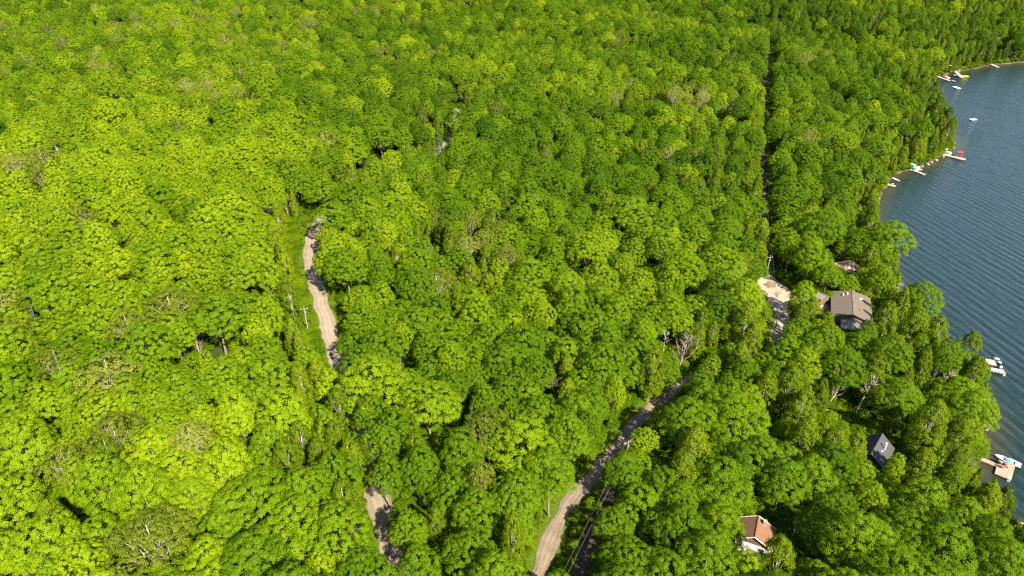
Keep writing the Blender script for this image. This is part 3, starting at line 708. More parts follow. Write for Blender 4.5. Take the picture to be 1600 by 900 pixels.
for i, t in enumerate(trees):
    keepit = True
    for attempt in range(4):
        s = t[4]; z_ = TZ[i]; H_ = VAR[t[2]][t[3]][3] * t[5]
        P3 = np.array([(t[0], t[1], z_ + H_ * f) for f in (.35, .55, .75, .93)])
        ax, ay, az = project(P3); rp = VAR[t[2]][t[3]][2] * s * FPX / az
        k = .92 if t[2] in ('maple', 'ash') else .8
        bad = False
        for q in range(4):
            near = T[:, 2] > az[q] + 1
            kk = k * (1.0 if q in (1, 2) else .72)
            if (near & (np.hypot(T[:, 0] - ax[q], T[:, 1] - ay[q]) < rp[q] * kk + T[:, 3])).any(): bad = True; break
        if not bad:
            for f_, kr in ((.5, .8), (.72, .95), (.9, .6)):
                Cc = np.array([t[0], t[1], z_ + H_ * f_]); V_ = Cc - SL; al = V_ @ TOSUN
                dist = np.linalg.norm(V_ - al[:, None] * TOSUN, axis=1)
                if ((al > 0) & (dist < VAR[t[2]][t[3]][2] * s * kr)).any(): bad = True; break
        if not bad: break
        if attempt < 3: t[4] *= .80; t[5] *= .80
        else: keepit = False
    if keepit: final.append(i)
trees = [trees[i] for i in final]; TZ = TZ[final]; XY = XY[final]
# saplings and bushes for the openings: filled after this pass
print("trees", len(trees))

# --- choose which are objects of their own
rw = np.array([VAR[t[2]][t[3]][2] * t[4] for t in trees]); hc = np.array([VAR[t[2]][t[3]][4] * t[5] for t in trees])
px_, py_, pz_ = project(np.column_stack([XY, TZ + hc])); rpx = rw * FPX / pz_
inframe = (px_ > -rpx * .3) & (px_ < 1600 + rpx * .3) & (py_ > -rpx * .3) & (py_ < 900 + rpx * .5) & (pz_ > 10)
LIMIT = {'maple': 300, 'birch': 170, 'cedar': 130, 'ash': 60, 'spruce': 30}
single = np.zeros(len(trees), bool)
for kind, lim in LIMIT.items():
    c_ = [i for i in range(len(trees)) if trees[i][2] == kind and inframe[i]]
    c_.sort(key=lambda i: -rpx[i])
    for i in c_[:lim]: single[i] = True

# --- labels of the single trees
COLS = {'maple': [(.36, "deep green"), (.52, "mid green"), (.68, "bright green"), (2, "yellow-green")],
        'birch': [(.40, "dull olive green"), (.58, "olive green"), (2, "light olive")],
        'ash': [(.42, "dark olive"), (.6, "dull olive"), (2, "pale grey-green")],
        'cedar': [(.45, "mid green"), (2, "yellow-green")], 'spruce': [(.35, "dark blue-green"), (2, "grey-green")]}
SHAPE = {'maple': ["broad domed maple", "tall wide maple", "narrow maple", "large spreading maple", "low rounded maple", "tall narrow maple", "full crowned maple", "small maple", "very wide maple"],
         'birch': ["slim birch", "narrow birch", "tall birch", "short birch"], 'ash': ["dense ash", "thin leaved ash", "sparse ash"],
         'cedar': ["pointed cedar", "slender cedar", "tall cedar"], 'spruce': ["wide conical spruce", "narrow conical spruce"]}
MARKS = [((1336, 480), "by the large brown roofed house", 75), ((1383, 700), "by the dark metal roofed house", 62), ((1183, 828), "by the orange-brown roofed cabin", 75), ((1326, 412), "by the small pink roofed cottage", 45),
         ((1210, 455), "by the pale gravel turning area", 50), ((1215, 515), "by the shaded lane below the gravel area", 45), ((1065, 545), "by the tall bare dead tree", 55), ((1310, 610), "by the leaning bare tree", 50), ((1568, 728), "by the blue umbrella dock", 75),
         ((1553, 572), "by the white chairs dock", 60), ((478, 500), "by the utility pole on the left road", 55), ((232, 828), "around the big olive ash", 100), ((165, 572), "around the wide pale ash", 80), ((860, 600), "by the small bare snag", 50),
         ((1485, 243), "behind the long red chairs dock", 50), ((1432, 268), "behind the blue canopy boat", 45), ((1392, 288), "behind the little grey dock", 40), ((700, 212), "by the dark spruce pair", 45), ((1035, 430), "around the dark gap in the canopy", 50), ((720, 740), "by the forked pale trunk", 60)]
def rows_phrase(x, y):
    if x < 130: c_ = "at the left edge"
    elif x < 300: c_ = "left woods"
    elif x < 470: c_ = "woods left of the curving road"
    elif x < 600: c_ = "along the curving gravel road"
    elif x < 730: c_ = "just right of the curving road"
    elif x < 860: c_ = "woods between the roads"
    elif x < 990: c_ = "beside the lower gravel road"
    elif x < 1180: c_ = "woods right of the lower road"
    elif x < 1300: c_ = "woods around the cottages"
    elif x < 1430: c_ = "slope behind the lake houses"
    else: c_ = "on the lake shore"
    if x >= 1430 or y < 430: pass
    v_ = "bottom edge" if y > 845 else "near the bottom" if y > 770 else "lower part" if y > 690 else "below the middle" if y > 610 else "middle height" if y > 520 else "above the middle" if y > 400 else "upper part" if y > 240 else "top part"
    return c_, v_
info = {}
for i in np.where(single)[0]:
    t = trees[i]; colr = next(n_ for lim, n_ in COLS[t[2]] if t[7] < lim); shp = SHAPE[t[2]][t[3]]
    best = None
    for (mx_, my_), phrase, rad in MARKS:
        d_ = math.hypot(px_[i] - mx_, py_[i] - my_)
        if d_ < rad and (best is None or d_ / rad < best[0]):
            best = (d_ / rad, phrase, px_[i] - mx_, py_[i] - my_)
    if best:
        side = ("right" if best[2] > 0 else "left") if abs(best[2]) > abs(best[3]) else ("below" if best[3] > 0 else "above")
        loc = best[1] + ", " + {"right": "right side", "left": "left side", "below": "near side", "above": "far side"}[side]
        loc = loc.replace("by the", "by the")
    else:
        c_, v_ = rows_phrase(px_[i], py_[i]); loc = c_ + ", " + v_
    info.setdefault((colr, shp, loc), []).append(i)
ORD = ["leftmost"] + [w_ + " from left" for w_ in "second third fourth fifth sixth seventh eighth ninth tenth eleventh twelfth thirteenth fourteenth fifteenth sixteenth seventeenth eighteenth".split()]
label_of = {}
for (colr, shp, loc), ids in info.items():
    ids.sort(key=lambda i: px_[i])
    for k, i in enumerate(ids):
        lab = f"{colr} {shp} {loc}"
        if len(ids) > 1: lab = f"{colr} {shp} {loc}, {ORD[min(k, 17)]}"
        if len(lab.replace('-', ' ').split()) > 16: lab = lab.replace(' the ', ' ')
        label_of[i] = lab
CATN = {'maple': ("maple_tree", "maple tree", "maples in the woods"), 'birch': ("birch_tree", "birch tree", "birches by the roads and the shore"), 'cedar': ("cedar_tree", "cedar tree", "cedars along the lake shore"),
        'ash': ("ash_tree", "ash tree", "sparse olive ash trees"), 'spruce': ("spruce_tree", "spruce tree", "spruces in the woods")}
SRC = {}
for i in np.where(single)[0]:
    x, y, kind, var, s, sz, rot, tint, fx = trees[i]
    nm, cat, grp = CATN[kind]
    root = empty(nm, (x, y, TZ[i]), rot, label_of[i], cat, grp)
    root.rotation_euler = (rng.normal() * .03, rng.normal() * .03, rot); root.scale = (s, s, sz)
    cm, tm = VAR[kind][var][:2]
    if (kind, var) not in SRC:
        tr = bpy.data.objects.new("trunk", tm); cr = bpy.data.objects.new("crown", cm); SRC[(kind, var)] = (cr, tr)
    else:
        cr, tr = SRC[(kind, var)][0].copy(), SRC[(kind, var)][1].copy()
    for o in (tr, cr): COL.objects.link(o); o.parent = root
    cr["tint"] = float(tint)

# --- the rest of the wood as one object, scattered crowns and trunks
def scatter(name, P, keys, rot, scl, tint, label, with_trunk=True):
    me = bpy.data.meshes.new(name); me.vertices.add(len(P)); me.vertices.foreach_set("co", np.asarray(P, np.float32).ravel())
    for an, ty, arr in (("variant", 'INT', keys), ("tint", 'FLOAT', tint)):
        a = me.attributes.new(an, ty, 'POINT'); a.data.foreach_set("value", np.asarray(arr, np.int32 if ty == 'INT' else np.float32))
    for an, arr in (("rot", rot), ("scl", scl)):
        a = me.attributes.new(an, 'FLOAT_VECTOR', 'POINT'); a.data.foreach_set("vector", np.asarray(arr, np.float32).ravel())
    ng = bpy.data.node_groups.new(name, 'GeometryNodeTree')
    ng.interface.new_socket("Geometry", in_out='INPUT', socket_type='NodeSocketGeometry'); ng.interface.new_socket("Geometry", in_out='OUTPUT', socket_type='NodeSocketGeometry')
    gi = ng.nodes.new("NodeGroupInput"); go = ng.nodes.new("NodeGroupOutput"); jn = ng.nodes.new("GeometryNodeJoinGeometry")
    def att(n_, ty):
        q = ng.nodes.new("GeometryNodeInputNamedAttribute"); q.data_type = ty; q.inputs[0].default_value = n_; return q.outputs["Attribute"]
    va, ro, sc = att("variant", 'INT'), att("rot", 'FLOAT_VECTOR'), att("scl", 'FLOAT_VECTOR')
    for k in sorted(set(keys)):
        cr, tr = SRC[KEYS[k]]
        cmp_ = ng.nodes.new("FunctionNodeCompare"); cmp_.data_type = 'INT'; cmp_.operation = 'EQUAL'
        ins = [s_ for s_ in cmp_.inputs if s_.type == 'INT']
        ng.links.new(va, ins[0]); ins[1].default_value = int(k)
        for ob in ((cr, tr) if with_trunk else (cr,)):
            oi = ng.nodes.new("GeometryNodeObjectInfo"); oi.inputs["Object"].default_value = ob; oi.transform_space = 'ORIGINAL'; oi.inputs["As Instance"].default_value = False
            ip = ng.nodes.new("GeometryNodeInstanceOnPoints")
            ng.links.new(gi.outputs[0], ip.inputs["Points"]); ng.links.new(cmp_.outputs[0], ip.inputs["Selection"]); ng.links.new(oi.outputs["Geometry"], ip.inputs["Instance"])
            ng.links.new(ro, ip.inputs["Rotation"]); ng.links.new(sc, ip.inputs["Scale"]); ng.links.new(ip.outputs[0], jn.inputs[0])
    ng.links.new(jn.outputs[0], go.inputs[0])
    o = bpy.data.objects.new(name, me); COL.objects.link(o); md = o.modifiers.new("scatter", 'NODES'); md.node_group = ng
    return tag(o, label, kind="stuff")
KEYS = sorted(SRC.keys()); KID = {k: i for i, k in enumerate(KEYS)}
rest = [i for i in np.where(~single)[0] if (trees[i][2], trees[i][3]) in KID]
scatter("distant_forest", np.column_stack([XY[rest], TZ[rest]]), [KID[(trees[i][2], trees[i][3])] for i in rest],
        [(rng.normal() * .03, rng.normal() * .03, trees[i][6]) for i in rest], [(trees[i][4], trees[i][4], trees[i][5]) for i in rest], [trees[i][7] for i in rest],
        "dense green forest canopy receding up the hillside")

# --- undergrowth: bushes and saplings on verges, banks and in openings
NU = 150000
uy = 45 + 640 * rng.uniform(0, 1, NU) ** .75; ux = rng.uniform(-1, 1, NU) * (uy * .80 + 20); UP = np.stack([ux, uy], 1)
ui = inland(UP); e1 = seg_dist(UP, R1, False); e2 = seg_dist(UP, R2, False); e3 = seg_dist(UP, R3, False); e4 = seg_dist(UP, R4, False)
hd = np.min([np.hypot(ux - s_[0], uy - s_[1]) for s_ in SITES.values()], axis=0)
near = (np.minimum(e1, e2) < 13) | ((ui > -.1) & (ui < 9)) | (hd < 20) | (e3 < 9)
if len(G):
    gd_ = np.min([np.hypot(ux - g_[0], uy - g_[1]) - g_[2] for g_ in G], axis=0); near |= gd_ < 0
okk = near & (ui > -.1) & (e1 > 3.3) & (e2 > 2.7) & (e3 > 2.9) & (e4 > 2.8) & (np.hypot(ux - pad_c[0], uy - pad_c[1]) > 7.5) & ~inside(UP, pp[:, :2])
for key, rr in (('lodge', 10.5), ('dark', 7), ('cabin', 6), ('pink', 5.5), ('shed', 3.5)):
    okk &= np.hypot(ux - SITES[key][0], uy - SITES[key][1]) > rr
wild = (rng.uniform(size=len(UP)) < .10) & (uy < 380) & (ui > 3) & (e1 > 6) & (e2 > 5) & (e3 > 5) & (e4 > 4) & (hd > 14) & ~near
okk = okk | wild; big = wild[okk]
UP = UP[okk]; UZ = height(UP); emin = np.minimum(e1, e2)[okk]
bk = [KID[k] for k in KEYS if k[0] in ('maple', 'birch', 'cedar')]
bkind = {KID[k]: k[0] for k in KEYS}
uk = [bk[int(rng.integers(0, len(bk)))] for _ in UP]
us = []
for k, e, bg in zip(uk, emin, big):
    base = {'maple': .20, 'birch': .22, 'cedar': .20}[bkind[k]] * rng.uniform(.35, 1.5) * (.6 if e < 4.2 else 1.1)
    if bg: base *= 1.9
    us.append((base * 1.25, base * 1.25, base * (.55 if bkind[k] != 'cedar' else .8)))
scatter("undergrowth", np.column_stack([UP, UZ - .25]), uk, [(0, 0, rng.uniform(0, 6.28)) for _ in UP], us, rng.uniform(.25, .8, len(UP)), "low bushes and saplings along the road verges and banks", False)
print("undergrowth", len(UP))

# ------------------------------------------------------------------ bare trees
for q, (bx_, by_, var, sc_, tilt, label) in enumerate(DEADL):
    p = DEADP[q]
    o = (DEAD[var]).build("dead_tree", DEADWOOD if var != 2 else BARK_PALE, smooth=True); o.location = p
    o.rotation_euler = (R(tilt[0]), R(tilt[1]), R(tilt[2])); o.scale = (sc_,) * 3
    tag(o, label, "dead tree", "bare dead trees standing in the woods")

# ------------------------------------------------------------------ building materials
def shingle(name, c, var=.22):
    m, nt, b = new_mat(name)
    n1 = noise(nt, 1.2, 5, .7); r = ramp(nt, [(.3, tuple(v * (1 - var) for v in c)), (.7, tuple(v * (1 + var) for v in c))]); nt.links.new(n1, r.inputs[0])
    tc = N(nt, "ShaderNodeTexCoord"); br = N(nt, "ShaderNodeTexBrick"); br.inputs["Scale"].default_value = 2.2; br.inputs["Mortar Size"].default_value = .03
    br.inputs["Color1"].default_value = (.85, .85, .85, 1); br.inputs["Color2"].default_value = (1.12, 1.12, 1.12, 1); br.inputs["Mortar"].default_value = (.55, .55, .55, 1)
    mp = N(nt, "ShaderNodeMapping"); mp.inputs["Rotation"].default_value = (0, 0, R(90)); nt.links.new(tc.outputs["Object"], mp.inputs[0]); nt.links.new(mp.outputs[0], br.inputs["Vector"])
    cc = mix_rgb(nt, r.outputs[0], br.outputs["Color"], 1.0, 'MULTIPLY'); nt.links.new(cc, b.inputs["Base Color"]); b.inputs["Roughness"].default_value = .9
    return m
def ribbed(name, c):
    m, nt, b = new_mat(name)
    n1 = noise(nt, .8, 5, .7); r = ramp(nt, [(.3, tuple(v * .75 for v in c)), (.7, tuple(v * 1.3 for v in c))]); nt.links.new(n1, r.inputs[0]); nt.links.new(r.outputs[0], b.inputs["Base Color"])
    tc = N(nt, "ShaderNodeTexCoord"); wv = N(nt, "ShaderNodeTexWave", bands_direction='Y'); wv.inputs["Scale"].default_value = .9; nt.links.new(tc.outputs["Object"], wv.inputs["Vector"])
    bp = N(nt, "ShaderNodeBump"); bp.inputs["Distance"].default_value = .08; nt.links.new(wv.outputs["Fac"], bp.inputs["Height"]); nt.links.new(bp.outputs[0], b.inputs["Normal"])
    b.inputs["Roughness"].default_value = .6; b.inputs["Metallic"].default_value = 0
    return m
def planks(name, c, scale=3.5):
    m, nt, b = new_mat(name)
    n1 = noise(nt, 2.0, 5, .7); r = ramp(nt, [(.3, tuple(v * .72 for v in c)), (.7, tuple(v * 1.2 for v in c))]); nt.links.new(n1, r.inputs[0])
    tc = N(nt, "ShaderNodeTexCoord"); br = N(nt, "ShaderNodeTexBrick"); br.inputs["Scale"].default_value = scale * .4; br.inputs["Mortar Size"].default_value = .03; br.inputs["Brick Width"].default_value = 3.0; br.inputs["Row Height"].default_value = .22
    br.inputs["Color1"].default_value = (.8, .8, .8, 1); br.inputs["Color2"].default_value = (1.15, 1.15, 1.15, 1); br.inputs["Mortar"].default_value = (.3, .3, .3, 1)
    mp = N(nt, "ShaderNodeMapping"); mp.inputs["Rotation"].default_value = (0, 0, R(90)); nt.links.new(tc.outputs["Object"], mp.inputs[0]); nt.links.new(mp.outputs[0], br.inputs["Vector"])
    cc = mix_rgb(nt, r.outputs[0], br.outputs["Color"], 1.0, 'MULTIPLY'); nt.links.new(cc, b.inputs["Base Color"]); b.inputs["Roughness"].default_value = .85
    return m
M_ROOFL = shingle("brown_grey_shingles", (.130, .104, .082)); M_ROOFP = shingle("pinkish_shingles", (.36, .24, .19)); M_ROOFC = shingle("orange_brown_shingles", (.19, .092, .050))
M_ROOFD = ribbed("dark_metal_roof", (.030, .032, .040)); M_ROOFG = shingle("grey_shingles", (.20, .18, .155))
M_SIDEB = planks("brown_siding", (.16, .09, .05)); M_SIDEG = planks("grey_siding", (.22, .21, .20)); M_WHITE = solid("white_paint", (.66, .65, .62), .5, var=.04)
M_SIDED = planks("dark_siding", (.07, .06, .055)); M_DECK = planks("weathered_deck", (.36, .28, .21)); M_DECKL = planks("pale_deck", (.56, .46, .37)); M_DECKB = planks("brown_deck", (.27, .15, .09)); M_DECKG = planks("grey_deck", (.42, .38, .34))
M_GLASS = solid("window_glass", (.03, .04, .05), .08, spec=.8); M_METAL = solid("grey_metal", (.45, .45, .46), .35, .7)
M_RED = solid("red_fabric", (.62, .035, .04), .7); M_BLUE = solid("blue_fabric", (.10, .38, .58), .7); M_TEAL = solid("teal_hull", (.22, .48, .45), .35); M_YEL = solid("yellow_foam", (.80, .68, .03), .7)
M_NAVY = solid("navy_hull", (.03, .05, .16), .3); M_DARK = solid("dark_vinyl", (.05, .05, .055), .6); M_HULLW = solid("white_hull", (.78, .78, .77), .3, var=.03); M_BEIGE = solid("beige_canvas", (.58, .47, .38), .8)
M_CONC = solid("pale_stone", (.28, .255, .22), .9, var=.3, scale=1.5); M_CYAN = solid("bright_blue_tarp", (.03, .30, .72), .5); M_GREEN = solid("dark_green_hull", (.02, .09, .05), .4); M_WOODP = solid("weathered_pole_wood", (.22, .19, .16), .85, var=.2)
M_SEAT = solid("tan_seat", (.45, .35, .25), .7)

def window(root, x, y, z, w, h, face):
    """face: 0 on the x sides, 1 on the y sides; proud of the wall"""
    s = 1 if (x if face == 0 else y) > 0 else -1
    f = MB(); t = .09
    if face == 0:
        for dy in (-w / 2, w / 2): f.box((0, dy, 0), (.09, t, h + t))
        for dz in (-h / 2, h / 2): f.box((0, 0, dz), (.088, w - t, t))
    else:
        for dx in (-w / 2, w / 2): f.box((dx, 0, 0), (t, .09, h + t))
        for dz in (-h / 2, h / 2): f.box((0, 0, dz), (w - t, .088, t))
    fo = f.build("window", M_WHITE, root, (x, y, z))
    MB().box((0, 0, 0), (.04, w - t, h - t) if face == 0 else (w - t, .04, h - t)).build("pane", M_GLASS, fo)
def gable_house(name, ridge0, ridge1, w, gz, label, roofm, wallm, over=.45, rise=2.0, trim=None):
    a_, b_ = ridge0, ridge1; mid = (a_ + b_) / 2; d = b_ - a_; d.z = 0
    l = d.length - 2 * over; rz = math.atan2(d.y, d.x) - PI / 2
    root = empty(name, (mid.x, mid.y, gz), rz, label, "house"); top = mid.z - gz; eave = top - rise
    hw = w / 2 - over; k = rise / (w / 2); we = top - .14 - k * hw
    n5 = [(-hw, -1.2), (hw, -1.2), (hw, we), (0, top - .16), (-hw, we)]
    vs = [(x, -l / 2, z) for x, z in n5] + [(x, l / 2, z) for x, z in n5]
    MB().add(vs, [(0, 1, 2, 3, 4), (9, 8, 7, 6, 5)] + [(i, i + 5, (i + 1) % 5 + 5, (i + 1) % 5) for i in range(5)]).build("wall", wallm, root)
    L2 = d.length / 2; ch = [(-w / 2, eave), (0, top), (w / 2, eave), (w / 2, eave - .16), (0, top - .13), (-w / 2, eave - .16)]
    vs = [(x, -L2, z) for x, z in ch] + [(x, L2, z) for x, z in ch]
    rf = MB().add(vs, [(0, 1, 4, 5), (1, 2, 3, 4), (6, 11, 10, 7), (7, 10, 9, 8)] + [(i, i + 6, (i + 1) % 6 + 6, (i + 1) % 6) for i in range(6)]).build("roof", roofm, root)
    MB().tube([(0, -L2 - .02, top + .02), (0, L2 + .02, top + .02)], .09, 6).build("ridge_cap", roofm, rf)
    if trim:
        for s in (-1, 1):
            for e in (-1, 1):
                MB().tube([(0, e * (L2 + .05), top - .05), (s * w / 2, e * (L2 + .05), eave - .06)], .11, 4).build("rake_board", trim, rf)
    for y in (-l * .28, l * .25):
        for s in (-1, 1): window(root, s * (hw + .03), y, min(1.6, we - .8), 1.3, 1.1, 0)
    window(root, hw * .5, -l / 2 - .03, 1.6, 1.2, 1.1, 1)
    dr = MB().box((0, 0, 0), (.95, .08, 2.05)).build("door", M_WHITE, root, (-hw * .35, -l / 2 - .04, 1.05))
    MB().box((.36, -.07, 0), (.06, .06, .14)).build("handle", M_METAL, dr)
    return root, rf, (l, hw, top, eave, L2, k)

# large house
gz = SITES['lodge'][2]
root, rf, (l, hw, top, eave, L2, k) = gable_house("lake_house", pix(1333.5, 492, gz + 5.6), pix(1331, 453, gz + 5.6), 12.6, gz, "large house with two broad grey-brown shingle slopes among trees near the shore", M_ROOFL, M_SIDEB, rise=1.9)
for (x, y) in [(-2.6, L2 - 3.4), (-1.4, L2 - 3.0)]:
    MB().box((0, 0, .22), (.35, .9, .5)).build("vent", M_WHITE, rf, (x, y, top - abs(x) * k))
MB().box((0, 0, .12), (1.0, .9, .26)).build("skylight", M_WHITE, rf, (3.0, L2 - 4.0, top - 3.0 * k))
MB().tube([(0, 0, -.2), (0, 0, .5)], .13, 8).build("pipe", M_DARK, rf, (2.2, -L2 + 5.2, top - 2.2 * k))
pw = 8.4; py0 = -l / 2 - .05; py1 = py0 - 4.9; pe = eave - .75; ph = eave - .05
vs = [(-pw / 2 + 1.0, py0, pe), (pw / 2 + 1.0, py0, pe), (pw / 2 + 1.0, py1, pe - .3), (-pw / 2 + 1.0, py1, pe - .3), (1.0 - .4, py0, ph + .35), (1.0 + .4, py1 + 2.2, ph)]
pr = MB().add(vs, [(0, 4, 5, 3), (4, 1, 2, 5), (5, 2, 3), (0, 3, 2, 1)]).build("porch_roof", M_ROOFG, root)
for (x, y) in [(-pw / 2 + 1.3, py1 + .3), (pw / 2 + .7, py1 + .3), (1.0, py1 + .3)]:
    MB().box((0, 0, (pe - .3) / 2 - .2), (.18, .18, pe - .3)).build("post", M_SIDEB, root, (x, y, 0))
MB().box((1.0, (py0 + py1) / 2, .5), (pw + 1.2, 5.2, .18)).build("porch_floor", M_DECKG, root)
rl = MB()
for z in (1.1, 1.5): rl.box((1.0, py1 - .2, z), (pw + 1, .07, .07))
for i in range(9): rl.box((1.0 - pw / 2 - .3 + i * (pw + .6) / 8, py1 - .2, 1.03), (.06, .06, .94))
rl.build("railing", M_SIDEB, root)

# dark metal roofed house
gz = SITES['dark'][2]
root, rf, (l, hw, top, eave, L2, k) = gable_house("lake_house", pix(1361, 709, gz + 5.2), pix(1379.4, 676.5, gz + 5.2), 7.4, gz, "small dark house with ribbed charcoal metal roof and a white flue", M_ROOFD, M_SIDED, rise=3.1)
fl = MB().tube([(0, 0, -.3), (0, 0, 1.7)], .16, 10).build("chimney", M_HULLW, rf, (1.9, 1.0, top - 1.9 * k)); MB().tube([(0, 0, 1.7), (0, 0, 1.95)], .27, 10).build("chimney_cap", M_HULLW, rf, (1.9, 1.0, top - 1.9 * k))
MB().box((0, 0, .1), (.4, .3, .25)).build("vent", M_HULLW, rf, (1.7, -.5, top - 1.7 * k))
MB().box((-hw - 1.8, 0, .45), (3.2, l * .8, .16)).build("deck", M_DECKG, root)

# orange brown cabin
gz = SITES['cabin'][2]
root, rf, (l, hw, top, eave, L2, k) = gable_house("lake_house", pix(1179.6, 839.3, gz + 5.4), pix(1185.5, 806, gz + 5.4), 8.0, gz, "cabin with orange-brown shingle roof and white front wall near the bottom of the photo", M_ROOFC, M_WHITE, rise=2.3, trim=M_WHITE)
MB().box((0, -l / 2 - .10, (eave + top) / 2 - .25), (hw * 1.55, .06, (top - eave) * .95), taper=.3).build("gable_panel", M_SIDEB, root)
MB().box((0, -l / 2 - 1.5, .35), (6.4, 2.8, .15)).build("deck", M_DECK, root)
MB().box((0, 0, .5), (.7, .7, 1.5)).build("chimney", M_CONC, rf, (1.5, 2.0, top - 1.5 * k))

# pink hip roofed cottage
gz = SITES['pink'][2]; c_ = pix(1327, 411, gz + 4.0)
root = empty("cottage", (c_.x, c_.y, gz), R(20), "small cottage with pinkish brown hipped roof half hidden by trees", "house")
MB().box((0, 0, 1.0), (6.6, 6.6, 3.6)).build("wall", M_SIDEB, root)
vs = [(-3.9, -3.9, 2.75), (3.9, -3.9, 2.75), (3.9, 3.9, 2.75), (-3.9, 3.9, 2.75), (-.2, 0, 5.2), (.2, 0, 5.2)]
rf = MB().add(vs, [(0, 1, 5, 4), (1, 2, 5), (2, 3, 4, 5), (3, 0, 4), (3, 2, 1, 0)]).build("roof", M_ROOFP, root)
MB().tube([(0, 0, -.3), (0, 0, .6)], .15, 8).build("chimney", M_METAL, rf, (1.6, -.8, 4.1))
for x in (-1.7, 1.7): window(root, x, -3.33, 1.5, 1.1, 1.0, 1)
dr = MB().box((0, 0, 0), (.9, .08, 2.0)).build("door", M_WHITE, root, (0, -3.35, .8)); MB().box((.34, -.07, 0), (.06, .06, .14)).build("handle", M_METAL, dr)
# small shed
gz = SITES['shed'][2]
a_, b_ = pix(1279, 456, gz + 3.6), pix(1291, 462, gz + 3.6)
root, rf, dims = gable_house("shed", a_, b_, 4.2, gz, "small shed roof peeking between trees left of the large house", M_ROOFG, M_SIDEB, over=.25, rise=1.1)
root["category"] = "shed"

# ------------------------------------------------------------------ poles and wires
def pole(top_px, h, label, arm=0.0, mat=None):
    p = Vector(ground_at([top_px], h)[0]); p.z -= h
    z = hz(p.x, p.y)
    root = empty("utility_pole", (p.x, p.y, z), arm, label, "utility pole", "utility poles along the roads")
    MB().tube([(0, 0, -.5), (0, 0, h * .6), (0, 0, h)], [.19, .16, .12], 8).build("pole", mat or M_WOODP, root)
    MB().box((0, .16, h - .9), (2.2, .12, .14)).build("crossarm", M_WOODP, root)
    for x in (-.95, .95): MB().tube([(x, .16, h - .83), (x, .16, h - .62)], .06, 6).build("insulator", M_WHITE, root)
    MB().tube([(.3, .05, h - 2.3), (.3, .05, h - 1.6)], .2, 8).build("transformer", M_METAL, root)
    return root, h, arm
M_POLEW = solid("pale_pole", (.24, .22, .19), .8, var=.15)
pl = [pole((1195, 300), 9, "utility pole standing in the shade of the straight road cut", .1), pole((1204, 399), 10, "pale utility pole at the end of the straight cut, above the gravel area", .1, M_POLEW),
      pole((1221, 526), 9, "utility pole at the foot of the shaded lane below the gravel area", .4), pole((982, 688), 9.5, "utility pole beside the lower road at the upper end of the grassy island", .6), pole((862, 934), 9.5, "utility pole by the lane at the bottom edge of the photo", .6)]
pole((474.5, 479), 10, "lone pale utility pole on the grassy verge of the left road", .3, M_POLEW)
pole((1325, 379), 9, "utility pole behind the small pinkish cottage", .3, M_POLEW)
line = empty("power_line", (pl[0][0].location.x, pl[0][0].location.y, pl[0][0].location.z), 0, "two thin overhead wires running between the poles down to the bottom edge", "power line")
M_WIRE = solid("wire_metal", (.25, .24, .22), .4, .3)
inv = Matrix.Translation(line.location).inverted()
for (r1_, h1, a1_), (r2_, h2, a2_) in zip(pl[:-1], pl[1:]):
    for s in (-.95, .95):
        e1_ = r1_.location + Vector((s * math.cos(a1_), s * math.sin(a1_) + .16, h1 - .6)); e2_ = r2_.location + Vector((s * math.cos(a2_), s * math.sin(a2_) + .16, h2 - .6))
        pts = [inv @ (e1_.lerp(e2_, t / 14) - Vector((0, 0, 4 * 1.1 * (t / 14) * (1 - t / 14)))) for t in range(15)]
        MB().tube(pts, .02, 4).build("wire", M_WIRE, line)

# ------------------------------------------------------------------ docks, boats and things on them
def frame_of(p0, p1):
    d = p1 - p0; return math.atan2(d.y, d.x), d.length
def dock(p0, p1, w, label, mat, z=.45, extra=None, ladder=False, n_posts=None):
    rz, L = frame_of(p0, p1)
    root = empty("dock", (p0.x, p0.y, z), rz, label, "dock", "docks along the lake shore")
    MB().box((L / 2, 0, 0), (L, w, .12)).build("deck", mat, root)
    fr = MB(); 
    for y in (-w / 2 + .06, w / 2 - .06): fr.box((L / 2, y, -.17), (L - .1, .1, .2))
    fr.build("frame", M_DECKB, root)
    n = n_posts or max(2, int(L / 3.5) + 1)
    for i in range(n):
        for s in (-1, 1): MB().tube([(L * (.04 + .92 * i / (n - 1)), s * (w / 2 + .07), -1.6), (L * (.04 + .92 * i / (n - 1)), s * (w / 2 + .07), .35)], .07, 6).build("post", M_WOODP, root)
    if extra:
        for (cx, cy, lx, ly, mt) in extra: MB().box((cx, cy, .02), (lx, ly, .16)).build("platform", mt, root)
    if ladder:
        x0, y0 = ladder; lm = MB()
        for s in (-.22, .22): lm.tube([(x0 + s, y0 - .5, -1.0), (x0 + s, y0, .05), (x0 + s, y0 + .1, .8)], .04, 5)
        for q in range(3): lm.tube([(x0 - .22, y0 - .12 - q * .12, -.15 - q * .28), (x0 + .22, y0 - .12 - q * .12, -.15 - q * .28)], .035, 5)
        lm.build("ladder", M_HULLW, root)
    return root
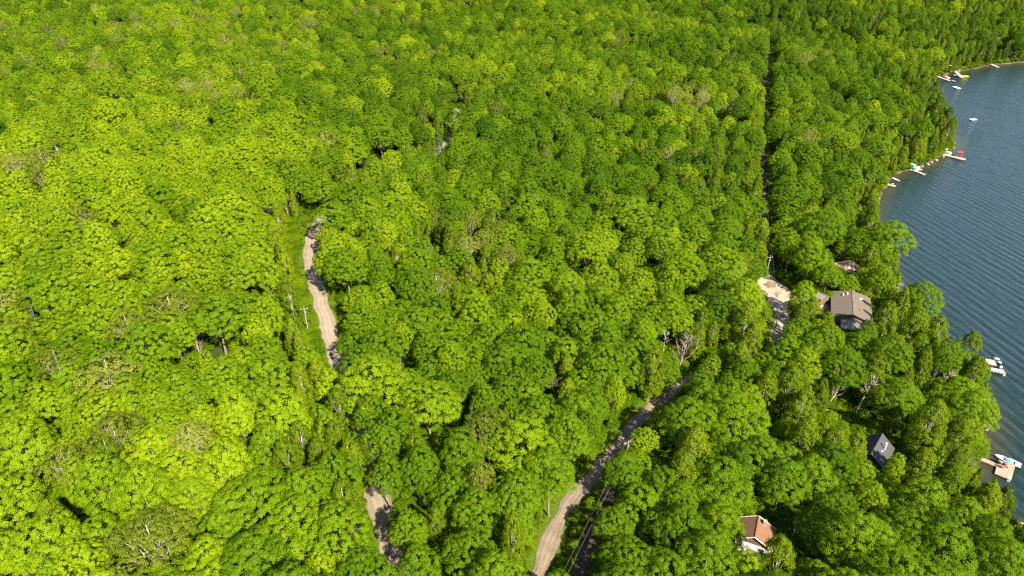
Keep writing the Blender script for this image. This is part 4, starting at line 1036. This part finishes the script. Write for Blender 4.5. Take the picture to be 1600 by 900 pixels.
def hull_mesh(L, w, h, sheer=.25, bow=1.0, n=12):
    """boat hull along +x (bow), with inner well"""
    mb = MB(); secs = []
    for i in range(n):
        t = i / (n - 1); x = -L / 2 + L * t
        hwid = w / 2 * (1 - max(0, (t - .45) / .55) ** 2.2 * bow * .97) * (.88 + .12 * min(1, t * 4)); zt = h + sheer * t * t; zb = .02 + .35 * max(0, (t - .6) / .4) ** 2 * h
        secs.append([(x, -hwid, zt), (x, -hwid * .8, zb + .15), (x, 0, zb - .12), (x, hwid * .8, zb + .15), (x, hwid, zt), (x, max(hwid - .16, .01), zt), (x, max(hwid - .22, .005), zt * .45 + .05), (x, -max(hwid - .22, .005), zt * .45 + .05), (x, -max(hwid - .16, .01), zt)])
    k = 9; vs = [v for s in secs for v in s]
    fs = [(i * k + j, i * k + (j + 1) % k, (i + 1) * k + (j + 1) % k, (i + 1) * k + j) for i in range(n - 1) for j in range(k)]
    fs += [tuple(range(k))[::-1], tuple((n - 1) * k + j for j in range(k))]
    return mb.add(vs, fs)
def motorboat(p, rz, L, label, hull, inner=None, canopy=None, group="boats moored at the docks", engine=True):
    root = empty("motorboat", (p.x, p.y, .0), rz, label, "boat", group)
    hull_mesh(L, L * .38, .62).build("hull", hull, root, smooth=False)
    MB().box((-L * .05, 0, .42), (L * .62, L * .24, .1)).build("floor", inner or M_DARK, root)
    MB().box((L * .24, 0, .72), (L * .22, L * .22, .16), taper=.8).build("bow_deck", hull, root)
    ws = MB().box((L * .10, 0, .98), (.08, L * .27, .42)); ws.box((L * .03, L * .135, .95), (.6, .05, .32)); ws.box((L * .03, -L * .135, .95), (.6, .05, .32)); ws.build("windshield", M_GLASS, root)
    for s in (-1, 1): MB().box((-L * .08, s * L * .08, .62), (.5, .45, .3)).box((-L * .08 - .25, s * L * .08, .9), (.1, .45, .4)).build("seat", M_SEAT, root)
    MB().box((-L * .32, 0, .6), (.5, L * .24, .35)).build("bench", M_SEAT, root)
    if engine: MB().box((-L / 2 - .2, 0, .75), (.4, .35, .5), taper=.75).box((-L / 2 - .2, 0, .1), (.16, .12, 1.0)).build("outboard", M_DARK, root)
    if canopy:
        cv = MB(); 
        for s in (-1, 1):
            for x in (-L * .2, L * .12): cv.tube([(x, s * L * .14, .6), (x, s * L * .14, 1.85)], .03, 4)
        cv.build("canopy_frame", M_METAL, root); MB().box((-L * .04, 0, 1.9), (L * .44, L * .34, .09), taper=.92).build("canopy", canopy, root)
    return root
def pontoon(p, rz, L, label, canopy, fence):
    root = empty("pontoon_boat", (p.x, p.y, 0), rz, label, "boat", "boats moored at the docks"); w = 2.4
    for s in (-1, 1): MB().tube([(-L / 2, s * .85, .1), (L / 2 - .6, s * .85, .1), (L / 2, s * .85, .3)], [.32, .32, .05], 10).build("pontoon", M_METAL, root, smooth=True)
    MB().box((0, 0, .48), (L * .94, w, .1)).build("deck", M_BEIGE, root)
    f = MB()
    for s in (-1, 1): f.box((0, s * (w / 2 - .04), .88), (L * .86, .05, .68))
    for x in (-L * .44, L * .44): f.box((x, 0, .88), (.05, w * .5, .66))
    f.build("fence_panel", fence, root)
    for x in (-L * .3, L * .28):
        for s in (-1, 1): MB().box((x, s * .75, .76), (L * .2, .55, .44)).build("seat", M_HULLW, root)
    MB().box((.1, .5, .95), (.5, .5, .8)).build("console", M_HULLW, root)
    c_ = MB()
    for s in (-1, 1):
        for x in (-L * .34, L * .02): c_.tube([(x, s * 1.1, .55), (x, s * 1.1, 2.35)], .035, 4)
    c_.build("canopy_frame", M_METAL, root); MB().box((-L * .16, 0, 2.4), (L * .45, w, .1), taper=.9).build("canopy", canopy, root)
    MB().box((-L / 2 - .1, 0, .6), (.4, .35, .6), taper=.75).build("outboard", M_DARK, root)
    return root
def chair(p, rz, label, mat, z=.53, name="deck_chair"):
    root = empty(name, (p.x, p.y, z), rz, label, "chair", "chairs on the docks")
    M_ = Matrix.Rotation(R(-8), 4, 'Y'); MB().box((0, 0, .38), (.62, .62, .06), M_).build("seat", mat, root)
    M_ = Matrix.Translation((-.33, 0, .72)) @ Matrix.Rotation(R(-22), 4, 'Y'); MB().box((0, 0, 0), (.06, .62, .8), M_).build("backrest", mat, root)
    for s in (-1, 1):
        MB().box((.02, s * .38, .58), (.75, .13, .05)).build("armrest", mat, root)
        for x in (-.25, .3): MB().box((x, s * .35, .28), (.07, .06, .56)).build("leg", mat, root)
    return root
def umbrella(p, label, mat, z=.53, r=1.3):
    root = empty("umbrella", (p.x, p.y, z), 0, label, "umbrella")
    MB().tube([(0, 0, 0), (0, 0, 2.5)], .035, 6).build("pole", M_METAL, root); MB().tube([(0, 0, 0), (0, 0, .12)], .3, 10).build("base", M_DARK, root)
    vs = [(0, 0, 2.55)] + [(r * math.cos(a_ * PI / 4), r * math.sin(a_ * PI / 4), 2.1) for a_ in range(8)] + [(0, 0, 2.47)] + [(r * math.cos(a_ * PI / 4), r * math.sin(a_ * PI / 4), 2.03) for a_ in range(8)]
    fs = [(0, 1 + a_, 1 + (a_ + 1) % 8) for a_ in range(8)] + [(9, 10 + (a_ + 1) % 8, 10 + a_) for a_ in range(8)] + [(1 + a_, 10 + a_, 10 + (a_ + 1) % 8, 1 + (a_ + 1) % 8) for a_ in range(8)]
    MB().add(vs, fs).build("canopy", mat, root); return root
def canoe(p, rz, L, label, mat, z=0.0, name="rowing_boat", cat="boat"):
    root = empty(name, (p.x, p.y, z), rz, label, cat, "small boats by the docks")
    hull_mesh(L, L * .3, .42, .12).build("hull", mat, root)
    for x in (-L * .22, L * .08): MB().box((x, 0, .36), (.3, L * .24, .05)).build("seat", M_SEAT, root)
    return root
def raft(p, rz, lx, ly, label, mat):
    root = empty("swim_raft", (p.x, p.y, .25), rz, label, "raft", "floating rafts offshore")
    MB().box((0, 0, .12), (lx, ly, .14)).build("deck", mat, root)
    for s in (-1, 1): MB().tube([(-lx / 2 + .2, s * ly * .3, -.12), (lx / 2 - .2, s * ly * .3, -.12)], .24, 8).build("float", M_BLUE, root)
    lm = MB()
    for s in (-.2, .2): lm.tube([(lx / 2 + .05, s, -.7), (lx / 2 + .05, s, .75), (lx / 2 - .2, s, .75)], .035, 4)
    lm.build("ladder", M_METAL, root)
    return root

# near dock with square platform
A = pix(1533, 717, .45); B_ = pix(1558, 727, .45); rz, L = frame_of(A, B_)
def loc_in(p, A, rz): d = p - A; return (d.x * math.cos(-rz) - d.y * math.sin(-rz), d.x * math.sin(-rz) + d.y * math.cos(-rz))
cpx = loc_in(pix(1570, 734.5, .45), A, rz)
plx_ = (pix(1585, 729, .5) - pix(1559, 718, .5)).length; ply_ = (pix(1577, 750, .5) - pix(1585, 729, .5)).length
dock(A, B_, 1.5, "square weathered platform dock with narrow gangway at the lower right shore", M_DECK, extra=[(cpx[0], cpx[1], plx_ * .97, ply_, M_DECK)], ladder=(cpx[0] + plx_ * .36, cpx[1] - ply_ / 2 - .02))
motorboat(pix(1574, 720.5, .3), rz + PI - .02, 6.0, "white and dark motorboat tied along the square platform dock", M_HULLW, M_NAVY)
umbrella(pix(1573, 730, .6), "blue umbrella shading the square platform dock", M_BLUE, r=.95)
chair(pix(1569, 727, .6), rz + 1.2, "red chair beside the blue umbrella", M_RED); chair(pix(1566, 731, .6), rz + .2, "brown chair beside the blue umbrella", M_DECKB)
# dock with row of white chairs
A = pix(1541, 564.5, .5); B_ = pix(1556, 567, .5); rz2, L2_ = frame_of(A, B_)
q = loc_in(pix(1556, 579, .5), A, rz2)
dock(A, B_, 3.0, "two level dock, pale upper deck and brown lower deck, with white chairs", M_DECKL, extra=[(q[0], q[1], 4.9, 2.3, M_DECKB)], ladder=(q[0] + 2.1, q[1] - 1.2))
for i, px0 in enumerate((1549.5, 1554.5, 1559.5, 1564.5)):
    chair(pix(px0, 580.5 + i * 1.0, .6), rz2 - PI / 2, ["white chair nearest the trees", "second white chair from the trees", "third white chair from the trees", "white chair at the ladder end"][i] + " on the brown dock deck", M_WHITE, .6)
MB().box((0, 0, .2), (.7, .4, .4)).box((0, 0, .43), (.74, .44, .08)).build("cooler", M_HULLW, None, pix(1563.5, 574.5, .55)); tag(bpy.data.objects["cooler"], "white cooler box at the corner of the brown dock deck", "cooler")
motorboat(pix(1559.3, 565, .3), rz2 - PI / 2 + .15, 4.0, "small teal green boat nosed up beside the pale dock deck", M_TEAL, M_HULLW)
# long dock with red chairs
A = pix(1470, 240, .5); B_ = pix(1506, 249.5, .5); rz3, L3 = frame_of(A, B_)
dock(A, B_, 1.9, "long beige dock with red chairs and white canopy boat", M_DECKL, extra=[(L3 - 2.6, .9, 5.6, 3.2, M_DECKL), (1.6, .8, 4.2, 3.0, M_DECKL)])
pontoon(pix(1477, 238, .5), rz3, 6.6, "white canopied pontoon boat at the inner end of the long dock", M_HULLW, M_HULLW)
for i, (x, y) in enumerate([(1497, 245.5), (1500.5, 246), (1502.5, 244.5)]): chair(pix(x, y, .6), rz3 + [1.6, 1.2, -1.5][i], ["red chair nearest the shore", "middle red chair", "outer red chair"][i] + " on the end of the long dock", M_RED, .6)
umbrella(pix(1499, 243, .6), "folded out red and white umbrella at the end of the long dock", M_RED, .6, 1.5)
# blue canopy boat dock
A = pix(1428, 266, .5); B_ = pix(1445.5, 273, .5); rz4, L4 = frame_of(A, B_)
dock(A, B_, 1.8, "grey brown dock beside the blue canopy boat", M_DECKG, extra=[(loc_in(pix(1434.5, 265, .5), A, rz4)[0], loc_in(pix(1434.5, 265, .5), A, rz4)[1], 1.6, 4.8, M_DECKG)])
pontoon(pix(1427, 262.5, .5), rz4 + .1, 6.0, "pontoon boat with blue canopy tied beside the grey brown dock", M_BLUE, M_HULLW)
motorboat(pix(1431.5, 259.8, .5), rz4 + .1, 5.0, "white motorboat with green trim behind the blue canopy boat", M_HULLW, M_TEAL)
canoe(pix(1425, 267.3, 0), rz4, 4.6, "mint green rowing boat floating below the blue canopy boat", M_TEAL)
# little dock and white boat
dock(pix(1385, 287.5, .5), pix(1399, 291, .5), 2.4, "little grey dock with one white chair", M_DECKG); chair(pix(1393.5, 289, .6), 1.9, "white chair alone on the little grey dock", M_WHITE, .6)
canoe(pix(1400, 281.5, 0), frame_of(pix(1394, 278.5), pix(1406, 284))[0], 5.4, "narrow white boat floating by the little grey dock", M_HULLW)
# far cluster
A = pix(1461, 118, .5); B_ = pix(1484, 126, .5); r5, L5 = frame_of(A, B_)
dock(A, B_, 2.2, "far pale dock with a red canopied boat", M_DECKL)
pontoon(pix(1478, 121, .5), r5, 7.0, "red canopied pontoon boat at the far pale dock", M_RED, M_HULLW)
canoe(pix(1490, 127.3, 0), r5, 4.6, "small white and tan rowing boat off the end of the far pale dock", M_HULLW)
raft(pix(1494.5, 137, .2), r5, 6.0, 3.2, "white square swim raft off the far pale dock", M_HULLW)
A = pix(1489, 107.5, .5); B_ = pix(1503, 121, .5); r6, L6 = frame_of(A, B_)
dock(A, B_, 2.6, "far angled dock crowded with boats", M_DECKL)
pontoon(pix(1493.5, 109.5, .5), r6 + 1.0, 6.6, "bright red canopied pontoon boat at the far angled dock", M_RED, M_HULLW)
motorboat(pix(1494, 118.3, .5), r5 + .1, 6.4, "navy and white motorboat at the far angled dock", M_NAVY, M_HULLW)
motorboat(pix(1488.5, 113, .5), r5 + .3, 5.4, "dark green motorboat at the far angled dock", M_GREEN, M_HULLW)
MB().prism([(-2.6, -1.5), (2.3, -1.5), (2.6, -1.2), (2.6, 1.2), (2.3, 1.5), (-2.6, 1.5)], .02, .22).build("floating_mat", M_YEL, None, pix(1508, 119.3, .02)); tag(bpy.data.objects["floating_mat"], "yellow floating mat beside the far angled dock", "floating mat")
zz = max(.6, hz(*pix(1481, 105.5, 1)[:2])); tp = pix(1481, 105.5, zz); root = empty("canopy_tent", (tp.x, tp.y, zz - .1), r5, "beige canopy tent on the sand by the far docks", "tent")
for (x, y) in [(-2.4, -1.4), (2.4, -1.4), (2.4, 1.4), (-2.4, 1.4)]: MB().tube([(x, y, 0), (x, y, 2.1)], .05, 5).build("leg", M_METAL, root)
MB().add([(-2.7, -1.7, 2.05), (2.7, -1.7, 2.05), (2.7, 1.7, 2.05), (-2.7, 1.7, 2.05), (-1.2, 0, 2.9), (1.2, 0, 2.9)], [(0, 1, 5, 4), (1, 2, 5), (2, 3, 4, 5), (3, 0, 4), (3, 2, 1, 0)]).build("canopy", M_BEIGE, root)
zz = max(.3, hz(*pix(1465.5, 108, .5)[:2])); canoe(pix(1465.5, 108, zz), r5 + .3, 5.0, "bright blue canoe pulled up on the far shore", M_CYAN, zz - .05, "canoe", "canoe")
dock(pix(1541, 97, .5), pix(1560, 105, .5), 2.2, "narrow white dock alone on the far shore", M_DECKL)
raft(pix(1520.5, 187, .2), .2, 4.2, 2.6, "small white swim raft alone off the wooded point", M_HULLW)
A = pix(1589, 818, .6); B_ = pix(1622, 832, .6); dock(A, B_, 2.6, "pale deck cut off by the right edge near the bottom corner", M_DECKL)
dock(pix(1593, 87, .6), pix(1604, 89, .6), 3.2, "short beige dock at the right edge of the far shore", M_DECKL)
# stairs up the far bank
s0 = pix(1556, 82, .8); 
root = empty("staircase", (s0.x, s0.y, hz(s0.x, s0.y)), 0, "long pale wooden stairs climbing the far bank above the narrow dock", "stairs")
e = Vector((6.0, 12.0, 7.0))
for s in (-.9, .9): MB().tube([(s, 0, .3), (s + e.x, e.y, e.z + .3)], .16, 4).build("stringer", M_WHITE, root)
for s in (-.95, .95): MB().tube([(s, 0, 1.3), (s + e.x, e.y, e.z + 1.3)], .10, 4).build("handrail", M_WHITE, root)
st = MB()
for i in range(30): st.box((e.x * i / 30, e.y * i / 30, .3 + e.z * i / 30), (1.6, .32, .07))
st.build("tread_boards", M_DECKL, root)["kind"] = "stuff"
# shore rocks
rr = random.Random(4); first = None
def rock_mesh(seed):
    r_ = random.Random(seed); import bmesh
    bm = bmesh.new(); bmesh.ops.create_icosphere(bm, subdivisions=2, radius=1)
    for v in bm.verts: v.co *= 1 + r_.uniform(-.16, .16); v.co.z *= .62
    me = bpy.data.meshes.new("boulder"); bm.to_mesh(me); bm.free(); me.materials.append(M_CONC); return me
RM = [rock_mesh(i) for i in range(4)]
WHR = ["pale boulder in the shallows above the square platform dock", "pale boulder on the stony bank by the lower right trees"]
spots = [(1534, 666, 1.0), (1540, 669, .9), (1530, 670, .7), (1537, 662, .6), (1543, 664, .5), (1528, 661, .8), (1550, 806, .8), (1555, 811, 1.0), (1547, 800, .5), (1526, 745, .6), (1524, 752, .8), (1562, 815, .6), (1373, 310, .8), (1441, 260, .7), (1450, 257, .9), (1463, 250, .8), (1456, 254, .6), (1474, 244, .8), (1530, 706, .7), (1533, 690, .6)]
sites_txt = ["largest pale boulder off the trees above the square dock", "round boulder outermost above the square dock", "small boulder close under the trees above the square dock", "little boulder farthest out above the square dock", "tiny flat boulder in the shallows above the square dock", "mid sized boulder half under the trees above the square dock",
             "middle boulder by the corner deck", "biggest boulder by the corner deck", "tiny boulder farthest from the corner deck", "upper boulder on the bank below the gangway", "lower boulder on the bank below the gangway", "boulder nearest the corner deck",
             "boulder on the bank below the little grey dock", "boulder beside the blue canopy boat dock", "large boulder between the long dock and the blue canopy boat", "boulder on the bare bank nearest the long dock", "small boulder on the bare bank by the long dock", "boulder right under the long dock", "boulder just above the gangway of the square dock", "lone boulder in the brown shallows north of the gangway"]
for i, (x, y, s) in enumerate(spots):
    p = pix(x, y, .1); o = bpy.data.objects.new("boulder", RM[i % 4]); COL.objects.link(o); o.location = (p.x, p.y, .12 * s); o.scale = (s * 1.2, s, s * .9); o.rotation_euler = (0, 0, rr.uniform(0, 6))
    tag(o, sites_txt[i], "boulder", "boulders along the waterline")

# ------------------------------------------------------------------ thin summer haze
if HAZE > 0:
    hm = bpy.data.materials.new("haze"); hm.use_nodes = True; hn = hm.node_tree; hn.nodes.clear()
    ho = hn.nodes.new("ShaderNodeOutputMaterial"); pv = hn.nodes.new("ShaderNodeVolumePrincipled"); pv.inputs["Color"].default_value = (1, .97, .86, 1); pv.inputs["Density"].default_value = HAZE; pv.inputs["Anisotropy"].default_value = .2
    hn.links.new(pv.outputs[0], ho.inputs["Volume"])
    hb = MB().box((450, 1125, 65), (4000, 2650, 144)).build("haze", hm); tag(hb, "thin pale haze over the far woods", kind="stuff")
